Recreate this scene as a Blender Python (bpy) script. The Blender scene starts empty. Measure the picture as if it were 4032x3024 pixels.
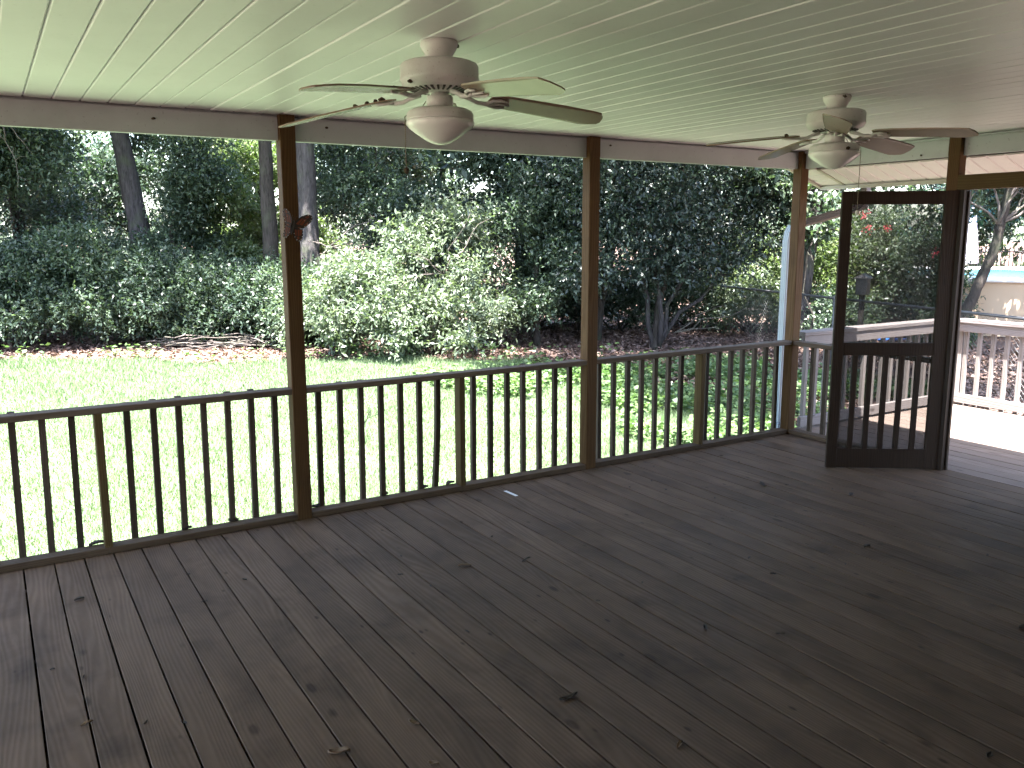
import bpy, math, random
import numpy as np
from mathutils import Vector, Matrix

# ------------------------------------------------------------------ camera, sky, sun, exposure
SC = bpy.context.scene
COL = SC.collection
CAM = (-0.0256, -4.9118, 1.7065); YAW, PITCH, ROLL = 0.5494, -0.1729, -0.0026
cam = bpy.data.objects.new('camera', bpy.data.cameras.new('camera')); COL.objects.link(cam)
_f = Vector((math.sin(YAW)*math.cos(PITCH), math.cos(YAW)*math.cos(PITCH), math.sin(PITCH)))
_r = Vector((math.cos(YAW), -math.sin(YAW), 0)); _u = _r.cross(_f)
_r2 = _r*math.cos(ROLL) + _u*math.sin(ROLL); _u2 = _u*math.cos(ROLL) - _r*math.sin(ROLL)
cam.matrix_world = Matrix(((_r2.x, _u2.x, -_f.x, CAM[0]), (_r2.y, _u2.y, -_f.y, CAM[1]), (_r2.z, _u2.z, -_f.z, CAM[2]), (0, 0, 0, 1)))
cam.data.sensor_width = 36; cam.data.lens = 3357.5/4032*36; cam.data.clip_start = 0.05; cam.data.clip_end = 2000
SC.camera = cam
SUN_DIR = Vector((0.19, 0.30, -1.0)).normalized()          # the way the light travels
W = bpy.data.worlds.new('World'); SC.world = W; W.use_nodes = True
_nt = W.node_tree; _bg = _nt.nodes['Background']
_sky = _nt.nodes.new('ShaderNodeTexSky'); _sky.sky_type = 'NISHITA'; _sky.sun_disc = False
_sky.sun_elevation = math.asin(-SUN_DIR.z); _sky.sun_rotation = math.atan2(-SUN_DIR.x, -SUN_DIR.y)
_sky.dust_density = 2.0; _sky.air_density = 1.0
_nt.links.new(_sky.outputs[0], _bg.inputs[0]); _bg.inputs[1].default_value = 0.10
sun = bpy.data.objects.new('sun', bpy.data.lights.new('sun', 'SUN')); COL.objects.link(sun)
sun.data.energy = 5.0; sun.data.angle = math.radians(0.55); sun.data.color = (1.0, 0.98, 0.955)
sun.rotation_euler = SUN_DIR.to_track_quat('-Z', 'Y').to_euler(); sun.location = (0, 0, 30)
SC.view_settings.view_transform = 'Standard'; SC.view_settings.look = 'None'
SC.view_settings.exposure = 3.95; SC.view_settings.gamma = 1.0
SC.render.engine = 'CYCLES'
SC.cycles.max_bounces = 10; SC.cycles.diffuse_bounces = 6; SC.cycles.glossy_bounces = 4
SC.cycles.transmission_bounces = 6; SC.cycles.transparent_max_bounces = 16
SC.cycles.sample_clamp_indirect = 6.0; SC.cycles.use_denoising = True
SC.cycles.caustics_reflective = False; SC.cycles.caustics_refractive = False
GZ = -0.55                                                  # lawn level, the porch floor is z = 0
R = random.Random(7)

# ------------------------------------------------------------------ materials
class Nodes:
    def __init__(s, name):
        s.m = bpy.data.materials.new(name); s.m.use_nodes = True
        s.t = s.m.node_tree; s.b = s.t.nodes['Principled BSDF']; s.out = s.t.nodes['Material Output']
    def n(s, kind, **kw):
        x = s.t.nodes.new('ShaderNode' + kind)
        for k, v in kw.items(): setattr(x, k, v)
        return x
    def l(s, a, b): s.t.links.new(a, b)
    def coord(s, scale=(1, 1, 1), kind='Object', rnd=0.0):
        tc = s.n('TexCoord'); src = tc.outputs[kind]
        if rnd:
            oi = s.n('ObjectInfo'); mu = s.n('Math', operation='MULTIPLY'); mu.inputs[1].default_value = rnd
            s.l(oi.outputs['Random'], mu.inputs[0])
            ad = s.n('VectorMath', operation='ADD'); s.l(src, ad.inputs[0]); s.l(mu.outputs[0], ad.inputs[1]); src = ad.outputs[0]
        mp = s.n('Mapping'); mp.inputs['Scale'].default_value = scale; s.l(src, mp.inputs[0])
        return mp.outputs[0]
    def noise(s, vec, scale, detail=3, rough=0.55, dist=0.0):
        x = s.n('TexNoise'); x.inputs['Scale'].default_value = scale; x.inputs['Detail'].default_value = detail
        x.inputs['Roughness'].default_value = rough; x.inputs['Distortion'].default_value = dist
        s.l(vec, x.inputs['Vector']); return x.outputs['Fac']
    def ramp(s, fac, stops, interp='LINEAR'):
        x = s.n('ValToRGB'); e = x.color_ramp.elements; x.color_ramp.interpolation = interp
        while len(e) < len(stops): e.new(0.5)
        for q, (p, c) in zip(e, stops): q.position = p; q.color = (*c, 1) if len(c) == 3 else c
        s.l(fac, x.inputs[0]); return x.outputs[0]
    def mix(s, fac, a, b, mode='MIX'):
        x = s.n('MixRGB', blend_type=mode)
        for i, v in enumerate((fac, a, b)):
            if isinstance(v, (int, float)): x.inputs[i].default_value = v
            elif isinstance(v, tuple): x.inputs[i].default_value = (*v, 1)
            else: s.l(v, x.inputs[i])
        return x.outputs[0]
    def bump(s, h, strength, dist=0.01):
        x = s.n('Bump'); x.inputs['Strength'].default_value = strength; x.inputs['Distance'].default_value = dist
        s.l(h, x.inputs['Height']); s.l(x.outputs[0], s.b.inputs['Normal'])
    def base(s, c):
        if isinstance(c, tuple): s.b.inputs['Base Color'].default_value = (*c, 1)
        else: s.l(c, s.b.inputs['Base Color'])
    def rough(s, v):
        if isinstance(v, (int, float)): s.b.inputs['Roughness'].default_value = v
        else: s.l(v, s.b.inputs['Roughness'])
    def spec(s, v): s.b.inputs['Specular IOR Level'].default_value = v

def g3(v): return (v, v, v)
def wood(name, light, dark, axis='Y', rough=0.62, stain=0.35, knots=True, grain=0.5, var=0.25, spec=0.10, relief=0.30, blotch=0.0):
    n = Nodes(name)
    sc = {'X': (0.10, 1, 1), 'Y': (1, 0.10, 1), 'Z': (1, 1, 0.10)}[axis]
    v = n.coord(sc, rnd=37.0)
    warp = n.noise(v, 7, 2, 0.5)
    wv = n.n('TexWave', wave_type='RINGS', rings_direction={'X': 'X', 'Y': 'Y', 'Z': 'Z'}[axis])
    mp = n.n('VectorMath', operation='ADD'); n.l(v, mp.inputs[0])
    sub = n.n('VectorMath', operation='SCALE'); cs = n.n('TexNoise'); cs.inputs['Scale'].default_value = 4; n.l(v, cs.inputs['Vector'])
    n.l(cs.outputs['Color'], sub.inputs[0]); sub.inputs['Scale'].default_value = 0.22; n.l(sub.outputs[0], mp.inputs[1])
    n.l(mp.outputs[0], wv.inputs['Vector']); wv.inputs['Scale'].default_value = 26; wv.inputs['Distortion'].default_value = 2.0
    wv.inputs['Detail'].default_value = 2
    fine = n.noise(v, 120, 3, 0.7)
    gr = n.mix(0.45, wv.outputs['Fac'], fine)
    c = n.mix(n.ramp(gr, [(0.25, g3(0)), (0.75, g3(1))]), dark, light)
    c = n.mix(1 - grain, c, light)
    oi = n.n('ObjectInfo')
    c = n.mix(1.0, c, n.ramp(oi.outputs['Random'], [(0, g3(1 - var)), (1, g3(1 + var))]), 'MULTIPLY')
    if blotch:
        bv = n.coord({'X': (.22, 1, 1), 'Y': (1, .22, 1), 'Z': (1, 1, .22)}[axis], rnd=53.0)
        c = n.mix(1.0, c, n.ramp(n.noise(bv, 9, 4, 0.6), [(0.30, g3(1 - blotch)), (0.52, g3(1.0)), (0.75, g3(1 + blotch*.7))]), 'MULTIPLY')
        kv = n.coord({'X': (6, 13, 13), 'Y': (13, 6, 13), 'Z': (13, 13, 6)}[axis], rnd=71.0)
        vo = n.n('TexVoronoi'); vo.inputs['Scale'].default_value = 1.0; n.l(kv, vo.inputs['Vector'])
        km = n.ramp(vo.outputs['Distance'], [(0.07, g3(1)), (0.14, g3(0))]); sp = n.n('SeparateColor'); n.l(vo.outputs['Color'], sp.inputs[0])
        c = n.mix(n.mix(1.0, km, n.ramp(sp.outputs[1], [(0.72, g3(0)), (0.76, g3(0.7))]), 'MULTIPLY'), c, (dark[0]*.35, dark[1]*.3, dark[2]*.28))
    wc = n.coord((1, 1, 1), rnd=3.0)
    big = n.noise(wc, 2.3, 4, 0.6, 0.5)
    c = n.mix(n.ramp(big, [(0.50, g3(0)), (0.75, g3(stain))]), c, (dark[0]*0.42, dark[1]*0.40, dark[2]*0.40))
    if knots:
        ks = {'X': (2.6, 6, 6), 'Y': (6, 2.6, 6), 'Z': (6, 6, 2.6)}[axis]
        kv = n.coord(ks, rnd=11.0)
        vo = n.n('TexVoronoi'); vo.inputs['Scale'].default_value = 1.0; n.l(kv, vo.inputs['Vector'])
        km = n.ramp(vo.outputs['Distance'], [(0.07, g3(1)), (0.13, g3(0))])
        sp = n.n('SeparateColor'); n.l(vo.outputs['Color'], sp.inputs[0])
        keep = n.ramp(sp.outputs[0], [(0.50, g3(0)), (0.54, g3(0.55)), (1, g3(0.75))])
        c = n.mix(n.mix(1.0, km, keep, 'MULTIPLY'), c, (dark[0]*0.3, dark[1]*0.24, dark[2]*0.2))
    n.base(c); n.rough(n.ramp(gr, [(0, g3(rough + 0.12)), (1, g3(rough - 0.08))])); n.spec(spec)
    n.bump(gr, relief, 0.004)
    return n.m

M = {}
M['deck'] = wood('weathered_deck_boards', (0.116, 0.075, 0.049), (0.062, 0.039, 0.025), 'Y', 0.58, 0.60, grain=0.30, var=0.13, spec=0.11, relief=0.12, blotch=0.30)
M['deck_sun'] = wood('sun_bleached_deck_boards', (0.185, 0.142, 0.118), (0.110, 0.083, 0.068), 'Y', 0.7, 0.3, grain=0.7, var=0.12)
M['post'] = wood('treated_pine_post', (0.086, 0.047, 0.021), (0.046, 0.024, 0.010), 'Z', 0.6, 0.3, var=0.12)
M['newel'] = wood('pale_pine_post', (0.088, 0.060, 0.026), (0.052, 0.033, 0.015), 'Z', 0.6, 0.2, var=0.1)
M['railx'] = wood('weathered_rail_lengthwise', (0.094, 0.064, 0.042), (0.054, 0.036, 0.023), 'X', 0.62, 0.4, var=0.15)
M['toprail'] = wood('weathered_hand_rail', (0.120, 0.090, 0.068), (0.068, 0.049, 0.036), 'X', 0.62, 0.35, var=0.12)
M['raily'] = wood('weathered_rail_crosswise', (0.094, 0.064, 0.042), (0.054, 0.036, 0.023), 'Y', 0.62, 0.4, var=0.15)
M['railz'] = wood('weathered_baluster', (0.068, 0.052, 0.038), (0.040, 0.030, 0.021), 'Z', 0.66, 0.4, knots=False, var=0.25)
M['drailx'] = wood('grey_deck_rail_lengthwise', (0.200, 0.174, 0.165), (0.125, 0.105, 0.097), 'X', 0.7, 0.25, var=0.12)
M['draily'] = wood('grey_deck_rail_crosswise', (0.200, 0.174, 0.165), (0.125, 0.105, 0.097), 'Y', 0.7, 0.25, var=0.12)
M['drailz'] = wood('grey_deck_baluster', (0.200, 0.175, 0.162), (0.13, 0.110, 0.100), 'Z', 0.7, 0.25, knots=False, var=0.15)
M['door'] = wood('dark_stained_door_wood', (0.024, 0.0135, 0.008), (0.013, 0.007, 0.004), 'Z', 0.5, 0.3, var=0.1, spec=0.25)
M['header'] = wood('ochre_header_wood', (0.090, 0.060, 0.026), (0.056, 0.035, 0.015), 'Y', 0.6, 0.25, var=0.1)

def painted(name, col, rough=0.4, dirt=0.2, speck=0.5, dirtcol=(0.10, 0.085, 0.07), spec=0.5, scale=1.0):
    n = Nodes(name)
    v = n.coord((1, 1, 1), rnd=9.0)
    c = n.mix(n.ramp(n.noise(v, 2.2*scale, 5, 0.62), [(0.45, g3(0)), (0.85, g3(dirt))]), col, dirtcol)
    c = n.mix(n.ramp(n.noise(v, 55*scale, 2, 0.5), [(0.66, g3(0)), (0.76, g3(speck))]), c, dirtcol)
    n.base(c); n.rough(rough); n.spec(spec)
    n.bump(n.noise(v, 30*scale, 3), 0.06, 0.003)
    return n.m
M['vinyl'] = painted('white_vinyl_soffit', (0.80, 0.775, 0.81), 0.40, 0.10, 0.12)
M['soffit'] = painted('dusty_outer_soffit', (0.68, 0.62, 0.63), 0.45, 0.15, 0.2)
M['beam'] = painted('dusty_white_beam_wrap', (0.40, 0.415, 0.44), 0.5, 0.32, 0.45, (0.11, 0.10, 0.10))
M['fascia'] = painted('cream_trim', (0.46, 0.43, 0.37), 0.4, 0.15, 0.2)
M['fan'] = painted('aged_off_white_enamel', (0.70, 0.70, 0.69), 0.42, 0.32, 0.5, (0.20, 0.13, 0.07), scale=3)
M['fan_dark'] = painted('fan_vent_shadow_metal', (0.05, 0.045, 0.04), 0.6, 0.1, 0.1)
M['blade'] = painted('tan_fan_blade_laminate', (0.27, 0.20, 0.148), 0.25, 0.25, 0.3, (0.10, 0.07, 0.045), scale=2.2)
M['glass'] = painted('frosted_glass_bowl', (0.90, 0.90, 0.90), 0.22, 0.12, 0.12, (0.3, 0.25, 0.2), scale=2)
M['brass'] = painted('tarnished_chain', (0.16, 0.13, 0.09), 0.4, 0.2, 0.2); 
M['mud'] = painted('dried_mud_nest', (0.075, 0.055, 0.038), 0.95, 0.3, 0.4, scale=4, spec=0.1)
M['gutter'] = painted('pale_blue_white_aluminium', (0.34, 0.39, 0.42), 0.4, 0.2, 0.15)
M['siding'] = painted('tan_lap_siding', (0.13, 0.10, 0.08), 0.6, 0.15, 0.15)
M['shingle'] = painted('grey_roof_shingle', (0.12, 0.11, 0.11), 0.9, 0.4, 0.5)
M['white'] = painted('white_pool_plastic', (0.78, 0.77, 0.76), 0.35, 0.05, 0.05)
M['poolwall'] = painted('tan_pool_wall', (0.50, 0.37, 0.26), 0.5, 0.12, 0.1, (0.35, 0.25, 0.16))
M['steel'] = painted('galvanised_steel', (0.055, 0.055, 0.058), 0.5, 0.3, 0.2)
M['black'] = painted('black_painted_metal', (0.018, 0.018, 0.020), 0.4, 0.2, 0.2)
M['bluecover'] = painted('blue_plastic', (0.02, 0.13, 0.55), 0.4, 0.05, 0.05)
M['umbrella'] = painted('pale_lilac_canvas', (0.62, 0.56, 0.68), 0.9, 0.1, 0.05)
M['paper'] = painted('white_paper', (0.75, 0.75, 0.76), 0.7, 0.05, 0.02)
M['wing'] = painted('orange_wing_paint', (0.14, 0.028, 0.009), 0.4, 0.1, 0.1, (0.02, 0.01, 0.01), scale=6)
M['wing_dark'] = painted('black_wing_edge', (0.012, 0.010, 0.010), 0.35, 0.1, 0.1)
M['dryleaf'] = painted('dry_brown_leaf', (0.15, 0.095, 0.055), 0.75, 0.3, 0.4, scale=8)
M['darkleaf'] = painted('rotted_dark_leaf', (0.035, 0.026, 0.020), 0.75, 0.3, 0.4, scale=8)

def bark(name, a, b):
    n = Nodes(name); v = n.coord((1, 1, 0.18), rnd=13.0)
    h = n.noise(v, 22, 5, 0.65, 0.6)
    c = n.mix(n.ramp(h, [(0.35, g3(0)), (0.65, g3(1))]), b, a)
    c = n.mix(n.ramp(n.noise(n.coord((1, 1, 1)), 3, 3), [(0.5, g3(0)), (0.7, g3(0.5))]), c, (0.06, 0.07, 0.04))
    n.base(c); n.rough(0.92); n.spec(0.15); n.bump(h, 0.9, 0.03); return n.m
M['bark'] = bark('grey_bark', (0.068, 0.060, 0.060), (0.026, 0.023, 0.023))
M['bark_dark'] = bark('dark_bark', (0.050, 0.042, 0.037), (0.020, 0.017, 0.014))
M['twig'] = bark('pale_dead_twig', (0.150, 0.128, 0.115), (0.075, 0.062, 0.054))

def leafmat(name, stops, rough=0.38, trans=0.30, spec=0.5):
    n = Nodes(name)
    at = n.n('Attribute', attribute_name='tone')
    c = n.ramp(at.outputs['Fac'], stops)
    n.base(c); n.rough(rough); n.spec(spec)
    tr = n.n('BsdfTranslucent'); tc = n.mix(1.0, c, (1.45, 1.7, 0.85), 'MULTIPLY'); n.l(tc, tr.inputs[0])
    mx = n.n('MixShader'); mx.inputs[0].default_value = trans
    n.l(n.b.outputs[0], mx.inputs[1]); n.l(tr.outputs[0], mx.inputs[2]); n.l(mx.outputs[0], n.out.inputs[0])
    return n.m
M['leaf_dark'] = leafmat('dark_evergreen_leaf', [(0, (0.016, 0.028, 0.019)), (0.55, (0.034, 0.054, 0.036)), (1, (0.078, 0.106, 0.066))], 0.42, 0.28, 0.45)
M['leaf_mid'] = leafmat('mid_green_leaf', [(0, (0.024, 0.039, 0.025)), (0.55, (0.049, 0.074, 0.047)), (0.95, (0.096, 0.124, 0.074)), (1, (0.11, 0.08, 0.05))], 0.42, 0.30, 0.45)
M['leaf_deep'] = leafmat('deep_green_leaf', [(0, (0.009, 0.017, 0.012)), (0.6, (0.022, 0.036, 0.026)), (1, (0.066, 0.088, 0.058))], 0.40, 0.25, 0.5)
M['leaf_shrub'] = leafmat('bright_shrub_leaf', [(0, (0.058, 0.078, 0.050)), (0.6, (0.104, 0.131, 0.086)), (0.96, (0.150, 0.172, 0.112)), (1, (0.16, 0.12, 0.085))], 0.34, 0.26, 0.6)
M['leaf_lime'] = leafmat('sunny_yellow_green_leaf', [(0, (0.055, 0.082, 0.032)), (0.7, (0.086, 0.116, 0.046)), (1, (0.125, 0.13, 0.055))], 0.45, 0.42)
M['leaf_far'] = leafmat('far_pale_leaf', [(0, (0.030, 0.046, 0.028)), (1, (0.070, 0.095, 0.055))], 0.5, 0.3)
M['leaf_dead'] = leafmat('withered_brown_leaf', [(0, (0.09, 0.052, 0.035)), (1, (0.19, 0.115, 0.085))], 0.7, 0.15, 0.2)
M['litter'] = leafmat('fallen_leaf_litter', [(0, (0.070, 0.042, 0.033)), (0.6, (0.14, 0.088, 0.073)), (1, (0.25, 0.185, 0.155))], 0.75, 0.05, 0.2)
M['grass'] = leafmat('lawn_grass', [(0, (0.090, 0.124, 0.066)), (0.55, (0.106, 0.144, 0.079)), (0.93, (0.124, 0.162, 0.094)), (1, (0.15, 0.16, 0.10))], 0.55, 0.30, 0.3)
M['weed'] = leafmat('ground_cover_leaf', [(0, (0.045, 0.085, 0.032)), (0.7, (0.085, 0.135, 0.05)), (1, (0.12, 0.17, 0.07))], 0.45, 0.28, 0.4)
M['petal'] = leafmat('pink_red_petal', [(0, (0.45, 0.035, 0.07)), (1, (0.62, 0.09, 0.13))], 0.6, 0.25, 0.2)

n = Nodes('screen_mesh'); tr = n.n('BsdfTransparent'); mx = n.n('MixShader'); mx.inputs[0].default_value = 0.50
n.base((0.022, 0.022, 0.024)); n.rough(0.7); n.l(tr.outputs[0], mx.inputs[1]); n.l(n.b.outputs[0], mx.inputs[2]); n.l(mx.outputs[0], n.out.inputs[0])
M['screen'] = n.m
n = Nodes('pool_water'); n.base((0.02, 0.22, 0.42)); n.rough(0.08); n.bump(n.noise(n.coord(), 5, 3), 0.25, 0.05); M['water'] = n.m
n = Nodes('ground_soil')
v = n.coord((1, 1, 1), 'Object')
big = n.noise(v, 0.5, 4, 0.6); fine = n.noise(v, 14, 5, 0.7)
c = n.mix(n.ramp(fine, [(0.3, g3(0)), (0.7, g3(1))]), (0.060, 0.038, 0.030), (0.150, 0.100, 0.082))
c = n.mix(n.ramp(big, [(0.5, g3(0)), (0.7, g3(0.6))]), c, (0.060, 0.045, 0.034))
n.base(c); n.rough(0.95); n.spec(0.1); n.bump(fine, 0.8, 0.03); M['soil'] = n.m
n = Nodes('lawn_turf'); v = n.coord((1, 1, 1), 'Object')
fine = n.noise(v, 30, 5, 0.7); big = n.noise(v, 0.9, 4, 0.6)
c = n.mix(n.ramp(fine, [(0.3, g3(0)), (0.7, g3(1))]), (0.090, 0.124, 0.067), (0.112, 0.148, 0.083))
c = n.mix(n.ramp(big, [(0.55, g3(0)), (0.72, g3(0.45))]), c, (0.15, 0.155, 0.085))
n.base(c); n.rough(0.95); n.spec(0.1); n.bump(fine, 0.4, 0.02); M['turf'] = n.m

# ------------------------------------------------------------------ mesh helpers
class MB:
    def __init__(s): s.v = []; s.f = []; s.sm = []
    def add(s, vs, fs, smooth=False):
        o = len(s.v); s.v += [tuple(x) for x in vs]; s.f += [tuple(i + o for i in f) for f in fs]; s.sm += [smooth]*len(fs); return s
    def box(s, x0, x1, y0, y1, z0, z1, ch=0.0):
        if ch <= 0:
            vs = [(x, y, z) for z in (z0, z1) for y in (y0, y1) for x in (x0, x1)]
            return s.add(vs, [(0, 2, 3, 1), (4, 5, 7, 6), (0, 1, 5, 4), (2, 6, 7, 3), (0, 4, 6, 2), (1, 3, 7, 5)])
        # chamfer along the longest axis
        d = (x1 - x0, y1 - y0, z1 - z0); a = d.index(max(d)); b, c = [(1, 2), (0, 2), (0, 1)][a]
        lo = (x0, y0, z0); hi = (x1, y1, z1)
        ring = [(lo[b] + ch, lo[c]), (hi[b] - ch, lo[c]), (hi[b], lo[c] + ch), (hi[b], hi[c] - ch), (hi[b] - ch, hi[c]), (lo[b] + ch, hi[c]), (lo[b], hi[c] - ch), (lo[b], lo[c] + ch)]
        vs = []
        for e in (lo[a], hi[a]):
            for p, q in ring:
                t = [0, 0, 0]; t[a] = e; t[b] = p; t[c] = q; vs.append(tuple(t))
        fs = [(i, (i + 1) % 8, 8 + (i + 1) % 8, 8 + i) for i in range(8)] + [tuple(range(7, -1, -1)), tuple(range(8, 16))]
        if a == 1: fs = [f[::-1] for f in fs]
        return s.add(vs, fs)
    def tube(s, pts, rad, n=8, cap=True, smooth=True):
        pts = [Vector(p) for p in pts]; rad = rad if isinstance(rad, (list, tuple)) else [rad]*len(pts)
        vs = []; up = Vector((0.31, 0.17, 0.93)); prev = None
        for i, p in enumerate(pts):
            t = (pts[min(i + 1, len(pts) - 1)] - pts[max(i - 1, 0)]).normalized()
            a = (prev if prev is not None else up); a = a - t*a.dot(t)
            if a.length < 1e-4: a = Vector((1, 0, 0)) - t*t.x
            a.normalize(); prev = a; b = t.cross(a)
            vs += [tuple(p + (a*math.cos(2*math.pi*k/n) + b*math.sin(2*math.pi*k/n))*rad[i]) for k in range(n)]
        fs = [(i*n + k, i*n + (k + 1) % n, (i + 1)*n + (k + 1) % n, (i + 1)*n + k) for i in range(len(pts) - 1) for k in range(n)]
        s.add(vs, fs, smooth)
        if cap:
            o = len(s.v) - len(vs); s.f.append(tuple(o + k for k in range(n - 1, -1, -1))); s.f.append(tuple(len(s.v) - n + k for k in range(n))); s.sm += [False, False]
        return s
    def lathe(s, prof, n=40, smooth=True, c=(0, 0)):
        vs = [(c[0] + r*math.cos(2*math.pi*k/n), c[1] + r*math.sin(2*math.pi*k/n), z) for r, z in prof for k in range(n)]
        fs = [(i*n + (k + 1) % n, i*n + k, (i + 1)*n + k, (i + 1)*n + (k + 1) % n) for i in range(len(prof) - 1) for k in range(n)]
        return s.add(vs, fs, smooth)
    def prism(s, poly, z0, z1):
        k = len(poly); vs = [(x, y, z0) for x, y in poly] + [(x, y, z1) for x, y in poly]
        return s.add(vs, [tuple(range(k - 1, -1, -1)), tuple(range(k, 2*k))] + [(i, (i + 1) % k, k + (i + 1) % k, k + i) for i in range(k)])
    def mesh(s, name, mat):
        me = bpy.data.meshes.new(name); me.from_pydata(s.v, [], s.f)
        me.polygons.foreach_set('use_smooth', s.sm); me.materials.append(mat); me.update(); return me
    def build(s, name, mat, parent=None, loc=None, rot=None):
        return place(name, s.mesh(name, mat), parent, loc, rot)
def place(name, me, parent=None, loc=None, rot=None):
    o = bpy.data.objects.new(name, me); COL.objects.link(o)
    if parent is not None: o.parent = parent
    if loc is not None: o.location = loc
    if rot is not None: o.rotation_euler = rot
    return o
def thing(name, label, cat, loc=(0, 0, 0), rot=(0, 0, 0), group=None):
    o = bpy.data.objects.new(name, None); COL.objects.link(o); o.location = loc; o.rotation_euler = rot; o.empty_display_size = 0.1
    return tag(o, label, cat, group)
def tag(o, label, cat, group=None):
    o['label'] = label; o['category'] = cat
    if group: o['group'] = group
    return o
def struct(o, label=None):
    o['kind'] = 'structure'
    if label: o['label'] = label
    return o

# leaves: numpy diamonds with a tone attribute
def leaf_arrays(cen, d, nrm, L, Wd):
    N = len(cen); side = np.cross(d, nrm); side /= (np.linalg.norm(side, axis=1, keepdims=True) + 1e-9)
    up = np.cross(side, d)
    v = np.empty((N, 4, 3)); mid = cen + d*(L*0.48)[:, None]
    v[:, 0] = cen; v[:, 2] = cen + d*L[:, None] - up*(L*0.10)[:, None]
    v[:, 1] = mid + side*(Wd*0.5)[:, None] + up*(L*0.06)[:, None]; v[:, 3] = mid - side*(Wd*0.5)[:, None] + up*(L*0.06)[:, None]
    return v
def quads_obj(name, V, tone, mat, parent=None, k=4):
    N = len(V); me = bpy.data.meshes.new(name)
    me.vertices.add(N*k); me.vertices.foreach_set('co', V.reshape(-1).astype(np.float32))
    me.loops.add(N*k); me.loops.foreach_set('vertex_index', np.arange(N*k, dtype=np.int32))
    me.polygons.add(N); me.polygons.foreach_set('loop_start', np.arange(0, N*k, k, dtype=np.int32))
    me.update(calc_edges=True)
    a = me.attributes.new('tone', 'FLOAT', 'FACE'); a.data.foreach_set('value', np.clip(tone, 0, 1).astype(np.float32))
    me.materials.append(mat); me.validate()
    return place(name, me, parent)
def unit(a): return a/(np.linalg.norm(a, axis=1, keepdims=True) + 1e-9)
def crown(lobes, twigs, per, L, wr=0.42, seed=1, shell=0.45, twig=0.35, droop=0.0, flat=0.6):
    """lobes: (x,y,z,rx,ry,rz). Returns leaf quads spread along twigs that reach out from each lobe, and their tones."""
    g = np.random.default_rng(seed); lb = np.array(lobes, float)
    w = (lb[:, 3]*lb[:, 4]*lb[:, 5])**(2/3); idx = g.choice(len(lb), twigs, p=w/w.sum())
    dr = unit(g.normal(size=(twigs, 3))); rr = g.random(twigs)**shell
    # knobbly outline
    kn = 1 + 0.22*np.sin(dr[:, 0]*7 + idx*1.7) * np.cos(dr[:, 1]*6 + idx) + 0.15*np.sin(dr[:, 2]*11 + idx*2.3)
    pos = lb[idx, :3] + dr*lb[idx, 3:]*(rr*kn)[:, None]
    td = unit(dr*0.8 + g.normal(size=(twigs, 3))*0.55 + np.array([0, 0, 0.25 - droop]))
    tl = twig*(0.6 + 0.8*g.random(twigs)); tt = g.random(twigs)
    n = twigs*per; ti = np.repeat(np.arange(twigs), per); s = np.tile((np.arange(per) + 0.5)/per, twigs)
    cen = pos[ti] + td[ti]*(tl[ti]*(s - 0.3))[:, None] + g.normal(size=(n, 3))*0.015
    d = unit(td[ti]*0.55 + g.normal(size=(n, 3))*0.75 + np.array([0, 0, -0.15 - droop]))
    nr = unit(g.normal(size=(n, 3))*flat + np.array([0, 0, 1.0]) + dr[ti]*0.35)
    Ls = L*(0.65 + 0.7*g.random(n))
    V = leaf_arrays(cen, d, nr, Ls, Ls*wr*(0.8 + 0.4*g.random(n)))
    return V, tt[ti]*0.6 + 0.4*g.random(n)
def trunk_mb(mb, pts, r0, r1, n=12, wob=0.02, seed=0):
    g = random.Random(seed); k = 10; P = []
    pts = [Vector(p) for p in pts]
    for i in range(len(pts) - 1):
        for j in range(k):
            t = j/k; P.append(pts[i].lerp(pts[i + 1], t) + Vector((g.uniform(-wob, wob), g.uniform(-wob, wob), 0)))
    P.append(pts[-1]); m = len(P) - 1
    rad = [(r0 + (r1 - r0)*(i/m))*(1 + g.uniform(-0.05, 0.05) + (0.45*max(0, 1 - i/3.0) if i < 3 else 0)) for i in range(m + 1)]
    return mb.tube(P, rad, n)
def limb_pts(a, b, g, sag=0.15, k=5):
    a = Vector(a); b = Vector(b); L = (b - a).length
    return [a.lerp(b, i/k) + Vector((g.uniform(-1, 1), g.uniform(-1, 1), g.uniform(-.6, 1)))*L*0.05*(0 if i in (0, k) else 1) + Vector((0, 0, math.sin(math.pi*i/k)*sag*L*0.3)) for i in range(k + 1)]
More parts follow.
